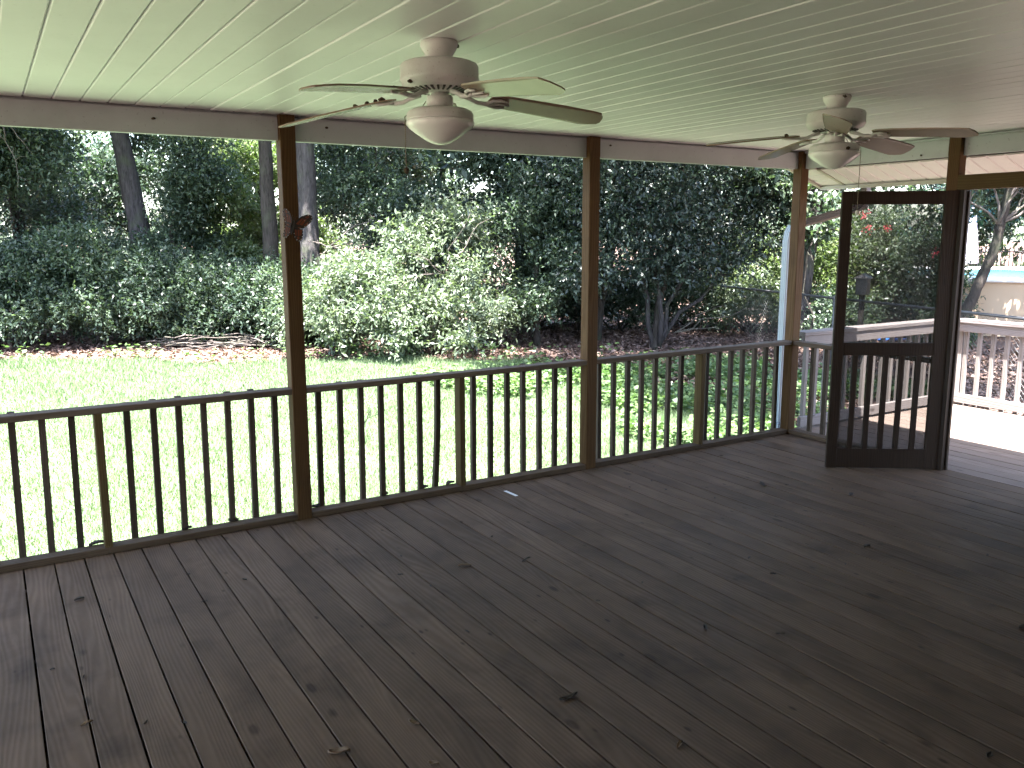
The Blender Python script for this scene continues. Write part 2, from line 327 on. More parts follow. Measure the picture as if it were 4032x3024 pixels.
def tree(name, label, cat, base, tpts, r0, r1, lobes, twigs, per, L, leaf, barkm='bark', seed=1, limbs=6, group=None, z0=GZ, **kw):
    """tpts relative to the base; lobes relative to the base"""
    t = thing(name, label, cat, (base[0], base[1], z0), group=group); g = random.Random(seed)
    mb = MB(); trunk_mb(mb, tpts, r0, r1, 12, r0*0.10, seed)
    tk = mb.build('trunk', M[barkm], t)
    for i in range(min(limbs, len(lobes))):
        lb = lobes[i]; z = max(min(lb[2] - lb[5]*0.4, tpts[-1][2]*0.97), tpts[-1][2]*0.25)
        # point on trunk at that height
        a = Vector(tpts[0])
        for q in range(len(tpts) - 1):
            if tpts[q][2] <= z <= tpts[q + 1][2]: a = Vector(tpts[q]).lerp(Vector(tpts[q + 1]), (z - tpts[q][2])/(tpts[q + 1][2] - tpts[q][2]))
        e = Vector((lb[0], lb[1], lb[2] + lb[5]*0.2)); m2 = MB(); rr = max(r1*0.7, 0.015)
        p = limb_pts(a, e, g); m2.tube(p, [rr*(1 - 0.8*j/(len(p) - 1)) for j in range(len(p))], 7)
        for j in range(3):
            q = p[2 + j % 3]; e2 = e + Vector((g.uniform(-1, 1)*lb[3], g.uniform(-1, 1)*lb[4], g.uniform(-.6, .9)*lb[5]))
            pp = limb_pts(q, e2, g, 0.1, 4); m2.tube(pp, [rr*0.45*(1 - 0.8*x/4) for x in range(5)], 5)
        m2.build('limb', M[barkm], tk)
    V, tone = crown(lobes, twigs, per, L, seed=seed, **kw)
    quads_obj('crown', V, tone, M[leaf], t)
    return t

# ------------------------------------------------------------------ ground
def ground_sheet(name, outline, z, mat, label):
    mb = MB(); mb.add([(x, y, z) for x, y in outline], [tuple(range(len(outline)))]); return struct(mb.build(name, M[mat]), label)
ground_sheet('ground', [(-250, -120), (250, -120), (250, 250), (-250, 250)], GZ - 0.012, 'soil', 'bare brown soil and leaf litter under the trees')
def edge_y(x):                                             # far edge of the lawn
    a = 13.15 - 0.60*x
    return a + 0.35*math.sin(x*1.3) + 0.2*math.sin(x*3.1 + 1)
lawn_out = [(-14, -1.5), (5.0, -1.5), (5.6, 0.2), (7.2, 1.2), (8.3, 2.4), (8.8, 3.2), (8.6, 4.4), (8.1, 5.2), (7.8, 6.4), (8.2, 8.2)]
lawn_out += [(x, edge_y(x)) for x in [8.0 - 0.5*i for i in range(45)]]
ground_sheet('lawn', lawn_out, GZ, 'turf', 'sunlit green lawn between the porch and the trees')
LP = np.array(lawn_out)
def in_lawn(x, y, grow=0.0):
    ins = np.zeros(len(x), bool); j = len(LP) - 1
    for i in range(len(LP)):
        xi, yi = LP[i]; xj, yj = LP[j]
        c = ((yi > y) != (yj > y)) & (x < (xj - xi)*(y - yi)/(yj - yi + 1e-12) + xi); ins ^= c; j = i
    return ins

# grass blades
g = np.random.default_rng(3)
N = 560000
# denser near the porch: sample by range from the railing
yy = 0.6 + 15.5*g.random(N)**1.25; xx = -1.5 + (0.9*yy + 9.5)*g.random(N)
ok = in_lawn(xx, yy); xx = xx[ok]; yy = yy[ok]; N = len(xx)
far = np.clip((yy - 1)/12, 0, 1)
h = (0.024 + 0.045*g.random(N)**2)*(1 + 0.5*far); wdt = (0.0026 + 0.0026*g.random(N))*(1 + 1.4*far)
clump = 0.5 + 0.5*np.sin(xx*2.1 + 1.3*np.sin(yy*1.7))*np.cos(yy*1.9 + np.sin(xx*1.1)); h *= 0.7 + 0.7*clump
a = g.random(N)*2*np.pi; b = g.random(N)*2*np.pi; lean = h*(0.25 + 0.6*g.random(N))
V = np.empty((N, 3, 3)); V[:, 0] = np.stack([xx - wdt*np.cos(a), yy - wdt*np.sin(a), np.full(N, GZ - 0.004)], 1)
V[:, 1] = np.stack([xx + wdt*np.cos(a), yy + wdt*np.sin(a), np.full(N, GZ - 0.004)], 1)
V[:, 2] = np.stack([xx + lean*np.cos(b), yy + lean*np.sin(b), GZ + h], 1)
o = quads_obj('lawn_grass', V, 0.25*clump + 0.75*g.random(N), M['grass'], None, 3); o['kind'] = 'stuff'; tag(o, 'short bright green grass blades covering the lawn', 'grass')
# clover and weeds in the turf and along its edge
def ground_leaves(name, label, cat, n, xs, ys, mask, L, mat, hz, seed, lift=0.6):
    g = np.random.default_rng(seed); x = g.uniform(*xs, n); y = g.uniform(*ys, n); k = mask(x, y, g); x = x[k]; y = y[k]; n = len(x)
    cen = np.stack([x, y, GZ + hz*g.random(n)**1.5 + 0.006], 1)
    d = unit(np.concatenate([g.normal(size=(n, 2)), (g.random((n, 1)) - 0.3)*lift], 1)); nr = unit(g.normal(size=(n, 3))*0.45 + np.array([0, 0, 1.]))
    Ls = L*(0.6 + 0.8*g.random(n)); V = leaf_arrays(cen, d, nr, Ls, Ls*(0.45 + 0.4*g.random(n)))
    o = quads_obj(name, V, g.random(n), M[mat]); o['kind'] = 'stuff'; return tag(o, label, cat)
def patch(x, y, s=1.0, ph=0.0): return np.sin(x*1.9*s + 1.2*np.sin(y*1.3*s + ph) + ph) + np.cos(y*2.3*s + 1.4*np.sin(x*1.1*s) + ph*2)
ground_leaves('clover', 'small round clover leaves dotted through the lawn grass', 'clover', 26000, (-1, 10), (1.5, 13), lambda x, y, g: in_lawn(x, y) & (patch(x, y) > 0.2), 0.022, 'weed', 0.05, 11, 0.3)
def weedmask(x, y, g):
    t = x*0.55 + y*0.84; return (x > 5.6) & (x < 11.4) & (y > 0.5) & (y < 7.4) & (x + 0.35*y > 7.6 + 0.6*patch(x, y, 0.8)) & (patch(x, y, 1.3, 1.0) + 1.3*g.random(len(x)) > 0.1) & ~((x > 7.6) & (y < 1.9)) & (y < 6.2 + 1.6*g.random(len(x)) - 0.25*(x - 7))
ground_leaves('ground_cover', 'leafy green ground cover growing beside the deck', 'ground cover', 52000, (5.6, 11.5), (0.4, 7.5), weedmask, 0.075, 'weed', 0.20, 12, 0.8)
def edgemask(x, y, g):
    e = 13.3 - 0.60*x + 0.35*np.sin(x*1.3); d = y - e; return (np.abs(d + 0.1) < 0.7*g.random(len(x))) & (patch(x, y, 1.2, 2.0) + g.random(len(x)) > 0.5)
ground_leaves('edge_weeds', 'low green weeds along the far edge of the lawn', 'weeds', 22000, (-2, 10), (7.5, 17), edgemask, 0.09, 'weed', 0.28, 13, 0.9)
def littermask(x, y, g):
    e = 15.2 - 0.665*x; return (~in_lawn(x, y)) & (y > -2) & ((y - e) < 7)
ground_leaves('leaf_litter', 'brown fallen leaves strewn over the ground under the trees', 'leaf litter', 130000, (-3, 17), (-2, 20), littermask, 0.085, 'litter', 0.035, 14, 0.35)

# ------------------------------------------------------------------ porch floor: every board its own piece
PITCH_B = 0.143
floor = struct(bpy.data.objects.new('porch_floor', None), 'weathered wooden board floor of the porch and side deck'); COL.objects.link(floor)
def board_mesh(L, name, mat, w=0.1350):
    mb = MB(); mb.box(-w/2, w/2, -L/2, L/2, -0.032, 0, 0.0014); return mb.mesh(name, M[mat])
bm_in = board_mesh(5.72, 'board', 'deck'); bm_out = board_mesh(5.72, 'board', 'deck_sun')
for i in range(-20, 58):
    xc = (i + 0.5)*PITCH_B
    place('board', bm_in if xc < 5.85 else bm_out, floor, (xc + R.uniform(-.0012, .0012), -2.74, R.uniform(-.0014, .0004)), (0, R.uniform(-.003, .003), 0))
def under(name, *bx): mb = MB(); mb.box(*bx); return mb.build(name, M['raily'], floor)
for x in (-2.84, 5.80, 8.30): under('rim_joist', x, x + 0.04, -5.58, 0.10, -0.28, -0.036)
under('rim_joist', -2.79, 5.79, 0.06, 0.10, -0.28, -0.036); under('rim_joist', 5.85, 8.29, 0.06, 0.10, -0.28, -0.036)
for k in range(14):
    under('joist', -2.79, 5.79, -0.42*k - 0.24, -0.42*k - 0.20, -0.26, -0.037); under('joist', 5.85, 8.29, -0.42*k - 0.24, -0.42*k - 0.20, -0.26, -0.037)
for x in (-2.7, 0.2, 3.0, 5.7, 8.1):
    for y in (-0.1, -2.7, -5.4): under('pier', x, x + .09, y, y + .09, GZ - 0.05, -0.285)
under('gap_blocker', -2.84, 8.34, 0.1285, 0.142, -0.19, -0.003)  # unseen strip, added to stop bright lawn showing through the board gaps
for k in range(4): under('light_blocker', -2.84, 8.34, 0.101, 0.119, GZ - .02 + .068*k, GZ + .044 + .068*k)  # unseen boards on two sides, added to keep daylight from under the floor
for k in range(8): under('light_blocker', 8.341, 8.359, -5.58, 0.12, GZ - .02 + .068*k, GZ + .044 + .068*k)

# ------------------------------------------------------------------ porch ceiling: grooved vinyl panels
ceil = struct(bpy.data.objects.new('porch_ceiling', None), 'white grooved soffit panels of the porch ceiling'); COL.objects.link(ceil)
CZ = 2.3817
def panel_mesh(pw, L, name='panel', gd=0.007, gw=0.0042, mat='vinyl'):
    prof = [(-pw/2 + 0.0011, gd), (-pw/2 + gw*0.8, 0.0015), (-pw/2 + gw*1.6, 0), (pw/2 - gw*1.9, 0), (pw/2 - gw*1.2, 0.0045), (pw/2 - 0.0011, gd), (pw/2 - 0.0011, gd + 0.004), (-pw/2 + 0.0011, gd + 0.004)]
    k = len(prof); mb = MB(); vs = [(x, -L/2, z) for x, z in prof] + [(x, L/2, z) for x, z in prof]
    mb.add(vs, [(i, (i + 1) % k, k + (i + 1) % k, k + i)[::-1] for i in range(k)] + [tuple(range(k)), tuple(range(2*k - 1, k - 1, -1))])
    return mb.mesh(name, M[mat])
pm = panel_mesh(0.127, 5.665)
k0 = math.floor((-2.85 - 0.2103)/0.127)
x = 0.2103 + k0*0.127
while x < 5.83 - 0.02:
    place('panel', pm, ceil, (x + 0.0635, -2.760, CZ + R.uniform(-.0012, .0012)), (R.uniform(-.0006, .0006), R.uniform(-.004, .004), 0)); x += 0.127

# ------------------------------------------------------------------ beams, posts, walls, roof
def thing_mesh(mb, name, mat, label, cat, group=None): return tag(mb.build(name, M[mat]), label, cat, group)
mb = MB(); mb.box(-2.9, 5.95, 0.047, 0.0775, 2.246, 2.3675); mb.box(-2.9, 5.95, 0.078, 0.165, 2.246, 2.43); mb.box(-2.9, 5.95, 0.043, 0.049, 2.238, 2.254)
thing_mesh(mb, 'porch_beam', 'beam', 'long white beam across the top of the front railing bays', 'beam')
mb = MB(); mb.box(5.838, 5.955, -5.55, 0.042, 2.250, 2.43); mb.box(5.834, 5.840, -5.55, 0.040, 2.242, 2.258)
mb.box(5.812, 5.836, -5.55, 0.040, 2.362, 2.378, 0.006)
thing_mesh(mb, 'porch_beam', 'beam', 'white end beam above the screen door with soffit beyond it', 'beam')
PW = 0.089
def post_front(x, label, cat='post'):
    mb = MB(); mb.box(x, x + PW, 0, 0.089, -0.5, 2.243, 0.004); mb.box(x + .0008, x + PW - .0008, 0.0006, 0.044, 2.2432, CZ - 0.004)
    return thing_mesh(mb, 'porch_post', 'post', label, cat, 'square wooden porch posts')
post_front(1.457, 'brown porch post holding the butterfly ornament')
post_front(3.622, 'brown porch post midway along the railing, right of the near ceiling fan')
post_front(-0.708, 'brown porch post left of the picture edge'); post_front(-2.85, 'brown porch post at the far left end')
mb = MB(); mb.box(5.787, 5.876, 0, 0.089, -0.5, 2.240, 0.004); mb.box(5.7878, 5.833, 0.0006, 0.042, 2.2405, CZ - 0.004)
thing_mesh(mb, 'porch_post', 'post', 'brown corner porch post beside the pale downspout', 'post', 'square wooden porch posts')
mb = MB(); mb.box(5.790, 5.872, -1.350, -1.262, -0.3, 2.246, 0.004); mb.box(5.7905, 5.8335, -1.3495, -1.2625, 2.2465, CZ - 0.004)
thing_mesh(mb, 'porch_post', 'post', 'brown post at the hinge side of the screen door', 'post', 'square wooden porch posts')
dw = thing('door_frame', 'ochre wooden door frame around the open doorway', 'door frame', (0, 0, 0))
mb = MB(); mb.box(5.786, 5.868, -2.40, -1.3515, 2.008, 2.108, 0.003); mb.build('header', M['header'], dw)
mb = MB(); mb.box(5.800, 5.868, -1.398, -1.3515, 0.0, 2.0075, 0.003); mb.box(5.842, 5.866, -1.412, -1.3985, 0.0, 2.0, 0.002); mb.build('jamb', M['door'], dw)
mb = MB(); mb.box(5.800, 5.868, -2.40, -2.33, 0.0, 2.0075, 0.003); mb.build('jamb', M['door'], dw)
hw = thing('house_wall', 'tan lap siding wall of the house behind the porch', 'wall')
FC = [(0, 1, 2, 3), (5, 4, 7, 6), (0, 4, 5, 1), (3, 2, 6, 7), (0, 3, 7, 4), (1, 5, 6, 2)]
for k in range(18):
    z = 0.002 + k*0.1395; mb = MB()
    mb.add([(-2.9, -5.565, z), (5.80, -5.565, z), (5.80, -5.58, z + .139), (-2.9, -5.58, z + .139), (-2.9, -5.60, z), (5.80, -5.60, z), (5.80, -5.60, z + .139), (-2.9, -5.60, z + .139)], FC); mb.build('siding_board', M['siding'], hw)
for k in range(17):
    z = 0.002 + k*0.1395; mb = MB()
    mb.add([(5.80, -5.56, z), (5.80, -2.41, z), (5.815, -2.41, z + .138), (5.815, -5.56, z + .138), (5.87, -5.56, z), (5.87, -2.41, z), (5.87, -2.41, z + .138), (5.87, -5.56, z + .138)], FC); mb.build('siding_board', M['siding'], hw)
# roof: low gable running front to back, its right eave and front rake show past the end beam
rf = thing('porch_roof', 'porch roof with white sloping soffit and cream fascia past the end beam', 'roof')
SL = 0.342                                                  # fall per metre
def rz(x): return 2.252 - SL*(x - 5.90)                      # underside
mb = MB(); XR = 1.5; ZR = 2.252 + SL*(5.90 - XR)
for (xa, za, xb, zb, d, e) in ((XR, ZR, 5.957, rz(5.957), .23, .34), (5.957, rz(5.957), 6.30, rz(6.30), .045, .34), (-3.30, rz(6.30), XR, ZR, .23, .34)):
    mb.add([(xa, -7.5, za + d), (xb, -7.5, zb + d), (xb, 0.225, zb + d), (xa, 0.225, za + d), (xa, -7.5, za + e), (xb, -7.5, zb + e), (xb, 0.225, zb + e), (xa, 0.225, za + e)],
           [(0, 3, 2, 1), (4, 5, 6, 7), (0, 1, 5, 4), (1, 2, 6, 5), (2, 3, 7, 6), (3, 0, 4, 7)])
mb.build('roof_deck', M['shingle'], rf)
mb = MB(); mb.add([(-3.0, 0.06, 2.43), (5.95, 0.06, 2.43), (1.5, 0.06, 3.78), (-3.0, 0.15, 2.43), (5.95, 0.15, 2.43), (1.5, 0.15, 3.78)], [(0, 1, 2), (5, 4, 3), (0, 3, 4, 1), (1, 4, 5, 2), (2, 5, 3, 0)])
mb.build('gable', M['beam'], rf)
ang = math.atan(SL); pl = (6.286 - 5.957)/math.cos(ang)
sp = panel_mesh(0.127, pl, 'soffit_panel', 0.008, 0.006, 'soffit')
yy0 = -0.045
for k in range(30):
    yc = yy0 - 0.0635 - 0.127*k
    o = place('soffit_panel', sp, rf, ((5.957 + 6.286)/2, yc, rz((5.957 + 6.286)/2)))
    # panel runs along x: local y -> (cos, 0, -sin)
    o.rotation_euler = Matrix(((0, math.cos(ang), math.sin(ang)), (-1, 0, 0), (0, -math.sin(ang), math.cos(ang)))).to_euler()
mb = MB(); xa, xb = 5.957, 6.288
mb.add([(xa, -0.045, rz(xa) - .004), (xb, -0.045, rz(xb) - .004), (xb, -0.015, rz(xb) - .004), (xa, -0.015, rz(xa) - .004), (xa, -0.045, rz(xa) + .012), (xb, -0.045, rz(xb) + .012), (xb, -0.015, rz(xb) + .012), (xa, -0.015, rz(xa) + .012)],
       [(0, 3, 2, 1), (4, 5, 6, 7), (0, 1, 5, 4), (1, 2, 6, 5), (2, 3, 7, 6), (3, 0, 4, 7)]); mb.build('soffit_trim', M['fascia'], rf)
sp2 = panel_mesh(0.118, 0.205, 'rake_panel', 0.008, 0.006, 'soffit')
for k in range(3):
    xc = 6.225 - 0.118*k
    place('rake_panel', sp2, rf, (xc, 0.0885, rz(xc)), (0, ang, 0))
mb = MB()
for k in range(14):
    xa = 5.95 - 0.35*(k + 1); xb = xa + 0.349
    if xa < 1.5: break
    mb.add([(xa, .17, rz(xa)), (xb, .17, rz(xb)), (xb, .21, rz(xb)), (xa, .21, rz(xa)), (xa, .17, rz(xa) + .01), (xb, .17, rz(xb) + .01), (xb, .21, rz(xb) + .01), (xa, .21, rz(xa) + .01)], [(0, 3, 2, 1), (4, 5, 6, 7), (0, 1, 5, 4), (1, 2, 6, 5), (2, 3, 7, 6), (3, 0, 4, 7)])
mb.build('rake_soffit', M['vinyl'], rf)
mb = MB(); zb = rz(6.29); mb.box(6.290, 6.312, -6.0, 0.21, zb - 0.030, zb + 0.19); mb.box(6.272, 6.2895, -6.0, 0.19, zb - 0.014, zb - 0.004)
mb.build('fascia', M['fascia'], rf)
mb = MB()
for (xa, xb) in ((1.5, 6.312),):
    mb.add([(xa, .1925, rz(xa) - .02), (xb, .1925, rz(xb) - .02), (xb, .222, rz(xb) - .02), (xa, .222, rz(xa) - .02), (xa, .1925, rz(xa) + .14), (xb, .1925, rz(xb) + .14), (xb, .222, rz(xb) + .14), (xa, .222, rz(xa) + .14)], [(0, 3, 2, 1), (4, 5, 6, 7), (0, 1, 5, 4), (1, 2, 6, 5), (2, 3, 7, 6), (3, 0, 4, 7)])
mb.build('rake_board', M['fascia'], rf)
mb = MB(); mb.box(6.3125, 6.315, -6.0, 0.19, zb + 0.05, zb + 0.17); mb.box(6.3155, 6.41, -6.0, 0.19, zb + 0.045, zb + 0.05); mb.box(6.4105, 6.414, -6.0, 0.19, zb + 0.05, zb + 0.17)
mb.build('gutter', M['gutter'], rf)

# downspout: ribbed pipe from the gutter back to the corner post and down
ds = thing('downspout', 'pale ribbed metal downspout running down beside the corner post', 'downspout', (5.845, 0.165, GZ))
def ribbed(pts, w=0.064, dpt=0.050, name='pipe'):
    """rectangular pipe with ribs along a path"""
    prof = []
    for (ax, ay, bx, by) in ((-1, -1, 1, -1), (1, -1, 1, 1), (1, 1, -1, 1), (-1, 1, -1, -1)):
        for k in range(6):
            t = k/6; x = ax + (bx - ax)*t; y = ay + (by - ay)*t; s = 1.0 - (0.10 if k % 2 else 0)
            prof.append((x*w/2*(s if ax == bx else 1), y*dpt/2*(s if ay == by else 1)))
    n = len(prof); P = [Vector(p) for p in pts]; vs = []
    for i, p in enumerate(P):
        t = (P[min(i + 1, len(P) - 1)] - P[max(0, i - 1)]).normalized()
        a = Vector((1, 0.15, 0)); a = (a - t*a.dot(t)).normalized(); b = t.cross(a)
        vs += [tuple(p + a*x + b*y) for x, y in prof]
    mb = MB(); mb.add(vs, [(i*n + k, i*n + (k + 1) % n, (i + 1)*n + (k + 1) % n, (i + 1)*n + k) for i in range(len(P) - 1) for k in range(n)] + [tuple(range(n - 1, -1, -1)), tuple(range(len(vs) - n, len(vs)))])
    return mb
ribbed([(0, 0, 0.62), (0, 0, 2.20), (0.01, -0.004, 2.27), (0.035, -0.015, 2.32)]).build('pipe', M['gutter'], ds)
ribbed([(0.035, -0.015, 2.318), (0.10, -0.06, 2.345), (0.47, -0.325, 2.475), (0.51, -0.355, 2.50), (0.517, -0.36, 2.60), (0.517, -0.36, 2.655)], 0.074, 0.054).build('offset_pipe', M['drailx'], ds)
ribbed([(0, 0, 0.615), (0.005, 0.01, 0.52), (0.02, 0.04, 0.30), (0.03, 0.06, 0.05)], 0.082, 0.062).build('elbow', M['gutter'], ds)

# ------------------------------------------------------------------ railings
def baluster_mesh(name, h, mat='railz', w=0.0335):
    mb = MB(); mb.box(-w/2, w/2, -w/2, w/2, 0, h, 0.002); return mb.mesh(name, M[mat])
bal = baluster_mesh('baluster', 0.801)
def bay(label, x0, x1, xs, newel, bent=None):
    t = thing('porch_railing', label, 'railing', ((x0 + x1)/2, 0.05, 0), group='wooden railing bays of the porch'); ox, oy = (x0 + x1)/2, 0.05
    nx = newel
    mb = MB(); mb.box(x0 - ox, x1 - ox, 0.004 - oy, 0.092 - oy, 0.777, 0.812, 0.003); mb.build('top_rail', M['toprail'], t)
    for a, b in ((x0, nx), (nx, x1)):
        mb = MB(); mb.box(a - ox + .001, b - ox - .001, 0.003 - oy, 0.092 - oy, 0.001, 0.037, 0.003); mb.build('bottom_rail', M['railx'], t)
    mb = MB(); mb.box(-0.02, 0.02, -0.040, 0.040, 0, 0.7395, 0.003); mb.build('newel', M['newel'], t, (nx - ox, 0.046 - oy, 0.0373))
    for k, (a, b) in enumerate(xs):
        dx = b - a
        o = place('baluster', bal, t, (a - ox, 0.110 - oy, 0.006 + R.choice((-.004, -.002, .001, .004, .008))), (R.uniform(-.004, .004), math.atan2(dx, 0.8), R.uniform(-.05, .05)))
        if bent == k:
            mb = MB(); vs = []; n = 8
            for i in range(n + 1):
                q = i/n; c = -0.020 + 0.031*q + 0.009*math.sin(math.pi*q); w = .0167
                vs += [(c + sx*w, sy*w, q*0.801) for sx, sy in ((-1, -1), (1, -1), (1, 1), (-1, 1))]
            mb.add(vs, [(4*i + j, 4*i + (j + 1) % 4, 4*i + 4 + (j + 1) % 4, 4*i + 4 + j) for i in range(n) for j in range(4)] + [(3, 2, 1, 0), tuple(range(4*n, 4*n + 4))])
            o.data = mb.mesh('baluster', M['railz']); o.rotation_euler = (0, 0, 0); o.location.x = 2.455 - ox; o['label'] = 'warped baluster leaning out of line'
    return t
A = [(-0.541, -0.53), (-0.404, -0.394), (-0.268, -0.257), (-0.132, -0.12), (0.005, 0.017), (0.141, 0.154), (0.281, 0.293), (0.556, 0.564), (0.692, 0.701), (0.824, 0.834), (0.961, 0.970), (1.094, 1.105), (1.231, 1.241), (1.369, 1.378)]
B = [(1.642, 1.649), (1.781, 1.788), (1.919, 1.925), (2.057, 2.061), (2.195, 2.197), (2.328, 2.332), (2.455, 2.466), (2.733, 2.737), (2.869, 2.871), (3.008, 3.007), (3.141, 3.138), (3.279, 3.275), (3.412, 3.408), (3.548, 3.539)]
Cc = [(3.817, 3.810), (3.954, 3.948), (4.089, 4.083), (4.227, 4.219), (4.365, 4.358), (4.498, 4.495), (4.631, 4.630), (4.908, 4.903), (5.048, 5.038), (5.183, 5.175), (5.323, 5.312), (5.459, 5.449), (5.591, 5.585), (5.732, 5.723)]
bay('weathered wooden railing bay at the left edge of the porch', -0.618, 1.456, A, 0.412)
bay('weathered wooden railing bay with one warped baluster, between the two middle posts', 1.547, 3.621, B, 2.600, bent=6)
bay('weathered wooden railing bay ending at the corner post by the downspout', 3.712, 5.786, Cc, 4.775)
t = thing('porch_railing', 'short railing bay at the porch end, half hidden by the screen door', 'railing', (5.83, -0.63, 0), group='wooden railing bays of the porch')
mb = MB(); mb.box(-0.036, 0.052, -0.630, 0.627, 0.775, 0.810, 0.003); mb.build('top_rail', M['raily'], t)
mb = MB(); mb.box(-0.036, 0.052, -0.630, 0.627, 0.001, 0.037, 0.003); mb.build('bottom_rail', M['raily'], t)
for k in range(9):
    place('baluster', bal, t, (0.070, 0.63 - 0.135 - 0.1365*k, 0.006), (0, 0, R.uniform(-.05, .05)))
# grey railings of the sunny side deck
dbal = baluster_mesh('baluster', 0.88, 'drailz', 0.036)
t = thing('deck_railing', 'sun bleached grey deck railing behind the screen door, facing the yard', 'railing', (7.13, 0.08, 0), group='grey deck railings')
mb = MB(); mb.box(-1.14, 1.20, -0.045, 0.095, 0.832, 0.868, 0.004); mb.build('cap_rail', M['drailx'], t)
mb = MB(); mb.box(-1.13, 1.12, -0.036, 0.002, 0.744, 0.8315, 0.003); mb.build('top_rail', M['drailx'], t)
mb = MB(); mb.box(-1.13, 1.10, -0.036, 0.002, 0.024, 0.113, 0.003); mb.build('bottom_rail', M['drailx'], t)
for k in range(17): place('baluster', dbal, t, (-1.04 + 0.135*k, 0.0215, -0.050), (0, 0, R.uniform(-.03, .03)))
t = thing('deck_railing', 'grey deck railing along the far edge of the side deck, by the pool', 'railing', (8.27, -1.5, 0), group='grey deck railings')
mb = MB(); mb.box(-0.045, 0.095, -2.4, 1.530, 0.8335, 0.869, 0.004); mb.build('cap_rail', M['draily'], t)
mb = MB(); mb.box(-0.022, 0.016, -2.4, 1.505, 0.745, 0.833, 0.003); mb.build('top_rail', M['draily'], t)
mb = MB(); mb.box(-0.022, 0.016, -2.4, 1.500, 0.026, 0.114, 0.003); mb.build('bottom_rail', M['draily'], t)
mb = MB(); mb.box(0.0165, 0.1055, 1.49, 1.575, -0.55, 0.833, 0.003); mb.build('corner_post', M['drailz'], t)
for k in range(28): place('baluster', dbal, t, (0.0355, 1.455 - 0.135*k, -0.050), (0, 0, R.uniform(-.03, .03)))

# ------------------------------------------------------------------ screen door standing open
Ax, Ay, Bx, By = 5.143, -0.912, 5.797, -1.370
dl = math.hypot(Bx - Ax, By - Ay)
door = thing('screen_door', 'dark brown wooden screen door standing open into the porch', 'door', (Ax, Ay, 0.006), (0, 0, math.atan2(By - Ay, Bx - Ax)))
def dpart(name, x0, x1, z0, z1, y0=0.0, y1=0.030, mat='door', ch=0.003): 
    mb = MB(); mb.box(x0, x1, y0, y1, z0, z1, ch); return mb.build(name, M[mat], door)
dpart('stile', 0.0, 0.075, 0, 1.998); dpart('stile', 0.705, 0.800, 0, 1.998)
dpart('top_panel_rail', 0.0755, 0.7045, 1.905, 1.997); dpart('lock_rail', 0.0755, 0.7045, 0.838, 0.930); dpart('kick_board', 0.0755, 0.7045, 0.0, 0.146, 0.003, 0.027)
for c in (0.165, 0.273, 0.383, 0.494, 0.611): dpart('slat', c - 0.018, c + 0.018, 0.1465, 0.8375, 0.002, 0.022)
mb = MB(); mb.box(0.0755, 0.7045, 0.0235, 0.0241, 0.1465, 0.8375); mb.build('screen', M['screen'], door)
mb = MB(); mb.box(0.0755, 0.7045, 0.0235, 0.0241, 0.9305, 1.9045); mb.build('screen', M['screen'], door)
for z in (0.25, 1.05, 1.80):
    mb = MB(); mb.tube([(0.806, 0.012, z), (0.806, 0.012, z + 0.08)], 0.006, 8); mb.box(0.770, 0.8005, 0.0302, 0.0320, z, z + 0.08); mb.build('hinge', M['black'], door)

